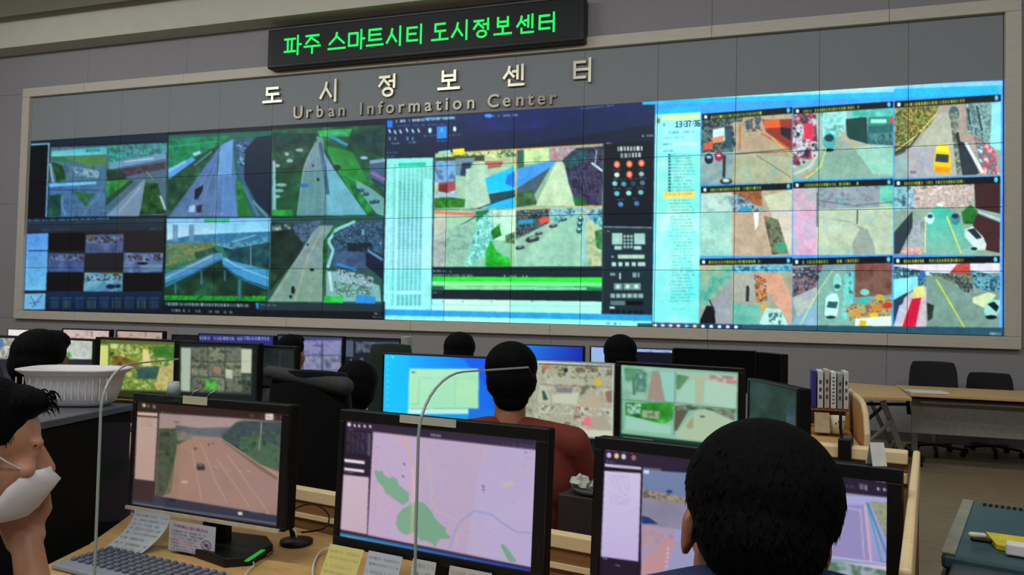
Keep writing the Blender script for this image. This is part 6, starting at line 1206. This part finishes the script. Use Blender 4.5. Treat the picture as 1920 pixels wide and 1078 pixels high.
# basin: rounded rectangle rings, flared rim
bc0 = Vector(dep(142, 720, 2.62)); bz = 1.113
ba = empty('plastic_basin', (bc0.x, bc0.y, bz), -.0, 'white plastic basin standing on the black cabinet at the left', 'basin')
def rring(hx, hy, z, n=40, sl=0.):
    out = []
    for i in range(n):
        a = 2*PI*i/n; ca_, sa = math.cos(a), math.sin(a); r = (abs(ca_)**4+abs(sa)**4)**(-.25); out.append((hx*r*ca_, hy*r*sa, z+sl*hx*r*ca_))
    return out
rings = [(.125, .07, .0), (.140, .085, .012), (.158, .100, .06), (.168, .108, .115), (.196, .128, .132), (.198, .130, .138), (.190, .124, .140), (.163, .103, .120), (.150, .094, .060), (.130, .078, .015)]
vs = []; fs = []; n = 40
for hx, hy, z in rings: vs += rring(hx*.86, hy*.9, z*.90)
for j in range(len(rings)-1):
    for i in range(n): i2 = (i+1) % n; fs.append((j*n+i, j*n+i2, (j+1)*n+i2, (j+1)*n+i))
fs.append(tuple(range(n))[::-1]); fs.append(tuple((len(rings)-1)*n+i for i in range(n)))
bo = MB().add(vs, fs); bo.build('basin_shell', M_white, ba, smooth=True); ba.rotation_euler = (0, 0, .38)
k = MB()
for i in range(14):
    a = -.17+.026*i; k.box((a*.86, -.0925, .062), (.0022, .004, .075))
k.build('ribs', M_white, ba)
# cup on the motorway monitor
q = P1m(.135, 0, -.025); cp = empty('paper_cup', (q[0], q[1], q[2]), 0, 'small translucent white cup standing on top of the motorway monitor', 'cup')
MB().lathe((0, 0, 0), [(0, 0), (.021, 0), (.016, .040), (.015, .040), (.019, .003), (0, .003)], 24).build('cup_body', mat('pale_plastic', '#a8b4b4', .4), cp, smooth=True)
# ================================================================ LABELS, NOTES, SMALL THINGS ON THE FRONT DESK
M_pap = None
def paper_mat():
    m = bpy.data.materials.new('printed_paper'); m.use_nodes = True; nt = m.node_tree; b = nt.nodes['Principled BSDF']
    a = nt.nodes.new('ShaderNodeVertexColor'); a.layer_name = 'Col'; nt.links.new(a.outputs[0], b.inputs['Base Color']); b.inputs['Roughness'].default_value = .7; return m
M_pap = paper_mat()
def sheet(name, label, cat, f, nu, nv, paint, ww, hh, back=(0, .0015, 0)):
    """f(u, v) -> world point (v downward); paint(canvas in a 0..ww x 0..hh frame)"""
    cv = Canvas(0, 0, ww, hh, '#c8ccd0'); paint(cv); V0 = []; col = []
    for j in range(nv+1):
        for i in range(nu+1):
            V0.append(tuple(f(i/nu, j/nv))); col.append(cv.sample(np.array([i/nu*(ww-1)+.5]), np.array([j/nv*(hh-1)+.5]))[0])
    n = len(V0); w = nu+1; bk = Vector(back); V1 = [tuple(Vector(v)+bk) for v in V0]
    F = [(j*w+i, (j+1)*w+i, (j+1)*w+i+1, j*w+i+1) for j in range(nv) for i in range(nu)]; F2 = [tuple(k+n for k in f_[::-1]) for f_ in F]
    E_ = [(i, i+1, i+1+n, i+n) for i in range(nu)]+[(nv*w+i, nv*w+i+n, nv*w+i+1+n, nv*w+i+1) for i in range(nu)]+[(j*w, j*w+n, (j+1)*w+n, (j+1)*w) for j in range(nv)]+[(j*w+nu, (j+1)*w+nu, (j+1)*w+nu+n, j*w+nu+n) for j in range(nv)]
    me = bpy.data.meshes.new(name); me.from_pydata(V0+V1, [], F+F2+E_); me.update()
    at = me.color_attributes.new('Col', 'FLOAT_COLOR', 'POINT'); c = lin(np.array(col)); buf = np.ones((2*n, 4)); buf[:n, :3] = c; buf[n:, :3] = lin('#c8ccd0'); at.data.foreach_set('color', buf.ravel())
    c0 = Vector(V0[nu//2]); me.transform(Matrix.Translation(-c0)); o = link(name, me, M_pap); o.location = c0; return tag(o, label, cat)
def patch(P, u0, u1, v0, v1, d, curl=0., swing=0.):
    def f(u, v):
        q = P(u0+(u1-u0)*u+swing*v, v0+(v1-v0)*v, d+curl*v*v); return Vector(q)
    return f
def pt(bg, ink='#5c6470', rows=7, head=None):
    def g(c):
        c.rect(0, 0, c.w, c.h, bg)
        for i in range(rows): y = c.h*(.1+.85*i/rows); c.glyph((c.w*.07, y), (c.w*(.93-.1*(i % 3 == 2)), y), c.h*.045, head if (head and i == 0) else ink, .8, .85)
    return g
sheet('paper_label', 'plain beige label taped to the top frame of the motorway monitor', 'label', patch(P1m, .205, .30, -.004, .020, .006), 4, 2, lambda c: c.rect(0, 0, 40, 20, '#b8b498'), 40, 20)
sheet('paper_label', 'plain pale label taped to the top frame of the map monitor', 'label', patch(P2m, .185, .345, -.001, .018, .006), 4, 2, lambda c: c.rect(0, 0, 40, 20, '#b0b0a0'), 40, 20)
q = P1m(.225, -.001, -.012)
for i, (u, lab) in enumerate(((.222, 'left one of two silver binder clips on top of the motorway monitor'), (.285, 'right one of two silver binder clips on top of the motorway monitor'))):
    a = Vector(P1m(u, -.0, -.01)); b2 = Vector(P1m(u+.022, -.022, -.02)); e = tag(MB().tube([a+Vector((0, 0, .001)), a.lerp(b2, .5)+Vector((-.004, 0, .003)), b2], .0035, 8).build('binder_clip', M_steel, smooth=True), lab, 'clip', 'binder clips on the motorway monitor')
def curlf(u, v):
    b0 = P1m(.045+.145*u, .350+.02*0, .012); s = v; y = s*.13
    q = Vector(P1m(.045+.145*u, .352, .012)); return q+Vector((-.055*s*s, -.03-.08*s*s, -.112*s+.0*u)) + Vector((0, .028, 0))
sheet('curled_note', 'curled white sheet of typed lines hanging from the motorway monitor', 'note', curlf, 30, 26, pt('#b4b8c0', '#50555e', 8), 90, 80)
def signp(c):
    c.rect(0, 0, c.w, c.h, '#b4b8c6'); c.glyph((12, 9), (40, 10), 6, '#7a4450', .9, .95); c.glyph((22, 9), (100, 12), 8, '#903848', .9, .97, wmax=.7)
    for i in range(7): c.glyph((8, 24+i*8), ((96 if i < 2 else 76)-6*(i % 2), 26+i*8), 4.5, '#904858' if i in (3, 4) else '#4c5470', .8, .88)
    c.ell(98, 52, 13, 13, '#3c4054'); c.ell(98, 52, 10.5, 10.5, '#b4b8c6'); c.ell(98, 52, 7, 5, '#584c58'); c.line([(89, 43), (107, 61)], 2.5, '#883848')
sheet('notice_card', 'white notice card with red heading and a round prohibition mark, below the motorway monitor', 'card', lambda u, v: Vector(P1m(.205+.175*u, .360+.085*v, .030)), 46, 28, signp, 120, 80)
sheet('small_note', 'small plain white slip behind the curled sheet under the motorway monitor', 'note', patch(P1m, .018, .06, .352, .378, .004), 4, 3, pt('#9ca0a8', '#7c828a', 2), 20, 14)
sheet('sticky_note', 'yellow handwritten note hanging below the map monitor', 'note', lambda u, v: Vector(P2m(.004+.105*u-.018*v, .335+.115*v, .016+.03*v)), 26, 24, pt('#ccc878', '#8a8a5c', 6), 60, 60)
sheet('typed_note', 'bluish-white note of typed lines hanging below the map monitor', 'note', lambda u, v: Vector(P2m(.121+.10*u-.01*v, .334+.11*v, .014+.02*v)), 28, 24, pt('#b0bac8', '#50586a', 6), 70, 60)
sheet('typed_note', 'narrow white note hanging below the middle of the map monitor', 'note', lambda u, v: Vector(P2m(.250+.065*u, .332+.11*v, .014+.02*v)), 20, 22, pt('#b4b8b8', '#40444c', 5), 46, 60)
sheet('typed_note', 'white note with a red heading hanging below the right half of the map monitor', 'note', lambda u, v: Vector(P2m(.352+.11*u, .332+.11*v, .014+.02*v)), 26, 22, pt('#b4b4b4', '#504850', 5, '#903c48'), 70, 60)
sheet('paper_label', 'narrow white label on the lower frame of the four-picture green monitor', 'label', patch(P9m, .04, .17, .310, .322, .006), 4, 2, lambda c: c.rect(0, 0, 40, 20, '#b8c4bc'), 40, 20)
# keyboard
KL = on_z(205, 1022, .755); KR = on_z(438, 1074, .755); kyaw = math.atan2(KR[1]-KL[1], KR[0]-KL[0]); kw = float(np.linalg.norm((KR-KL)[:2])); kd = .165
KX = Vector((math.cos(kyaw), math.sin(kyaw), 0)); KY = Vector((math.sin(kyaw), -math.cos(kyaw), 0)); KO = Vector((KL[0], KL[1], .732))
kb = empty('keyboard', KO+KX*kw/2+KY*kd/2, kyaw, 'silver-grey keyboard on the desk in front of the motorway monitor', 'keyboard')
M_kb = mat('silver_plastic', '#868c98', .45, var=.04)
P4 = [KO+KX*a+KY*b2 for a, b2 in ((-.015, -.012), (kw, -.012), (kw, kd), (-.015, kd))]
part(kb, MB().prism([(p.x, p.y, .732) for p in P4], (0, 0, .014)), 'case', M_kb, bevel=.004)
key = MB().box((0, 0, .004), (.0155, .0150, .008)).build('key', mat('key_grey', '#5c6272', .5), kb, bevel=.002, seg=1)
cols = int(kw/.0195); first = True
for j in range(6):
    for i in range(min(cols, 16)):
        o = key if first else key.copy()
        if not first: C.objects.link(o); o.parent = kb
        first = False
        q = KO+KX*(.012+i*.0192*(kw/(.0192*min(cols, 16))*.97))+KY*(.008+j*.0215); q.z = .7465; o.location = wm(kb).inverted() @ q
# black puck, cables
pk = Vector(on_z(556, 1013, .74)); e = empty('webcam_base', (pk.x, pk.y, .731), 0, 'small black webcam base on the desk right of the motorway monitor', 'webcam')
MB().lathe((0, 0, 0), [(0, 0), (.05, 0), (.05, .010), (.02, .018), (0, .018)], 28).build('base_disc', M_black, e, smooth=True)
MB().tube([(-.02, .01, .016), (-.035, .02, .045), (-.04, .03, .07)], .008, 10).build('stalk', M_black, e, smooth=True)
tag(MB().tube([(.0, .0, .016), (-.005, .0, .035), (-.03, .005, .055)], .003, 8).build('white_lead', M_white, e, smooth=True), 'white curved lead')
def cable(label, pts, r, m, name='cable'):
    pts = [Vector(p) for p in pts]; out = []
    for i in range(len(pts)-1):
        p0, p1, p2_, p3_ = pts[max(i-1, 0)], pts[i], pts[i+1], pts[min(i+2, len(pts)-1)]
        for j in range(8):
            t = j/8; out.append(.5*((2*p1)+(p2_-p0)*t+(2*p0-5*p1+4*p2_-p3_)*t*t+(3*p1-p0-3*p2_+p3_)*t**3))
    out.append(pts[-1]); c = out[0].copy(); o = MB().tube([q-c for q in out], r, 8).build(name, m, smooth=True); o.location = c; return tag(o, label, 'cable')
def dk(px, py, up=0.): v = Vector(on_z(px, py, .733)); v.z += up; return v
cable('black cable looping in the air beside the low partition', [Vector(dep(545, 968, 2.32)), Vector(dep(556, 952, 2.36)), Vector(dep(590, 945, 2.4)), Vector(dep(616, 965, 2.4)), Vector(dep(608, 990, 2.36)), dk(565, 1010, .02)], .0028, M_black)
cable('white cable curving over the desk left of the yellow note', [dk(626, 1030, .01), dk(600, 1040, .008), dk(588, 1062, .006), dk(586, 1090, .006)], .003, M_white)
cable('thin white cable lying on the desk near the green light strip', [dk(470, 1052, .006), dk(476, 1062, .005), dk(464, 1075, .005), dk(455, 1088, .005)], .002, M_white)
cable('pale thin wire on the desk under the motorway monitor', [dk(440, 1000, .004), dk(492, 1012, .004), dk(512, 1030, .004), dk(500, 1044, .004)], .0015, mat('tan_wire', '#b0a088', .6))
# ================================================================ CLEAR DIVIDERS
M_acr = acrylic_mat(); M_aed = mat('acrylic_edge', '#98a49c', .3, var=.02)
def divider(label, pxl, d0, pxr, pyr, zt, R=.10, zb=.03):
    A = Vector(dep(pxl, 900, d0)); r = ray(pxr, pyr); B = Vector(on_z(pxr, pyr, zt)); A.z = 0; B.z = 0; t = (B-A).normalized(); L = (B-A).length
    e = empty('acrylic_divider', tuple((A+B)/2), math.atan2(t.y, t.x), label, 'divider')
    prof = [(0, zb), (0, zt-R)]+[(R-R*math.cos(a), zt-R+R*math.sin(a)) for a in np.linspace(0, PI/2, 10)[1:]]+[(L-.02, zt), (L, zt-.02), (L, zb)]
    pts = [A+t*s+Vector((0, 0, z)) for s, z in prof]; nrm = Vector((-t.y, t.x, 0))*.004
    part(e, MB().prism(pts, nrm), 'sheet', M_acr)
    k = MB()
    for a, b2 in zip(pts[:-3], pts[1:-2]): k.bar(a+nrm/2, b2+nrm/2, .0028, .0042, up=tuple(nrm))
    part(e, k, 'polished_edge', M_aed)
    for s in ((.08, L-.08) if zb < .1 else (L-.09, L-.03)): c = A+t*s; part(e, MB().box((c.x, c.y, zb-.030/2+.002), (.03 if zb > .1 else .06, .08 if zb > .1 else .28, .030), math.atan2(t.y, t.x)), 'foot', M_grey)
    return e
divider('clear acrylic divider with a rounded corner crossing the map monitor', 784, 1.20, 1004, 688, 1.36, zb=.761)
divider('clear acrylic divider with a rounded corner left of the motorway monitor', 186, 1.36, 345, 672, 1.348, R=.08)
# low cabinet with a grey dish of crumpled paper behind the red-shirted man's right side
pp = dep(1104, 905, 2.42)
sc = empty('side_cabinet', (pp[0]+.03, pp[1], 0), RYAW, 'low dark cabinet right of the red-shirted man', 'cabinet')
part(sc, MB().box((pp[0]+.05, pp[1]+.02, (pp[2]-.03)/2), (.24, .20, pp[2]-.03), RYAW), 'body', mat('dark_brown_laminate', '#2c2220', .6), bevel=.004)
di = empty('round_dish', (pp[0]+.03, pp[1], pp[2]-.029), 0, 'round dark grey dish beside the red-shirted man', 'dish')
MB().lathe((0, 0, 0), [(0, 0), (.07, 0), (.085, .020), (.080, .020), (.066, .006), (0, .006)], 30).build('dish_body', mat('slate_ceramic', '#4c504e', .5), di, smooth=True)
for k_, (dx, dy, s_, lab) in enumerate(((-.055, -.02, .030, 'left crumpled white tissue in the grey dish'), (.0, -.02, .024, 'front crumpled tissue in the grey dish'), (.03, .04, .022, 'rear crumpled tissue in the grey dish'))):
    rg = random.Random(40+k_); bm = bmesh.new(); bmesh.ops.create_icosphere(bm, subdivisions=2, radius=s_)
    for v in bm.verts: v.co *= rg.uniform(.55, 1.15); v.co.z = v.co.z*.9
    zmin = min(v.co.z for v in bm.verts); me = bpy.data.meshes.new('crumpled_tissue'); bm.to_mesh(me); bm.free()
    o = link('crumpled_tissue', me, mat('tissue', '#b4b8b0', .8)); o.location = (pp[0]+.03+dx, pp[1]+dy, pp[2]-.029+.007-zmin); tag(o, lab, 'tissue', 'tissues in the grey dish')
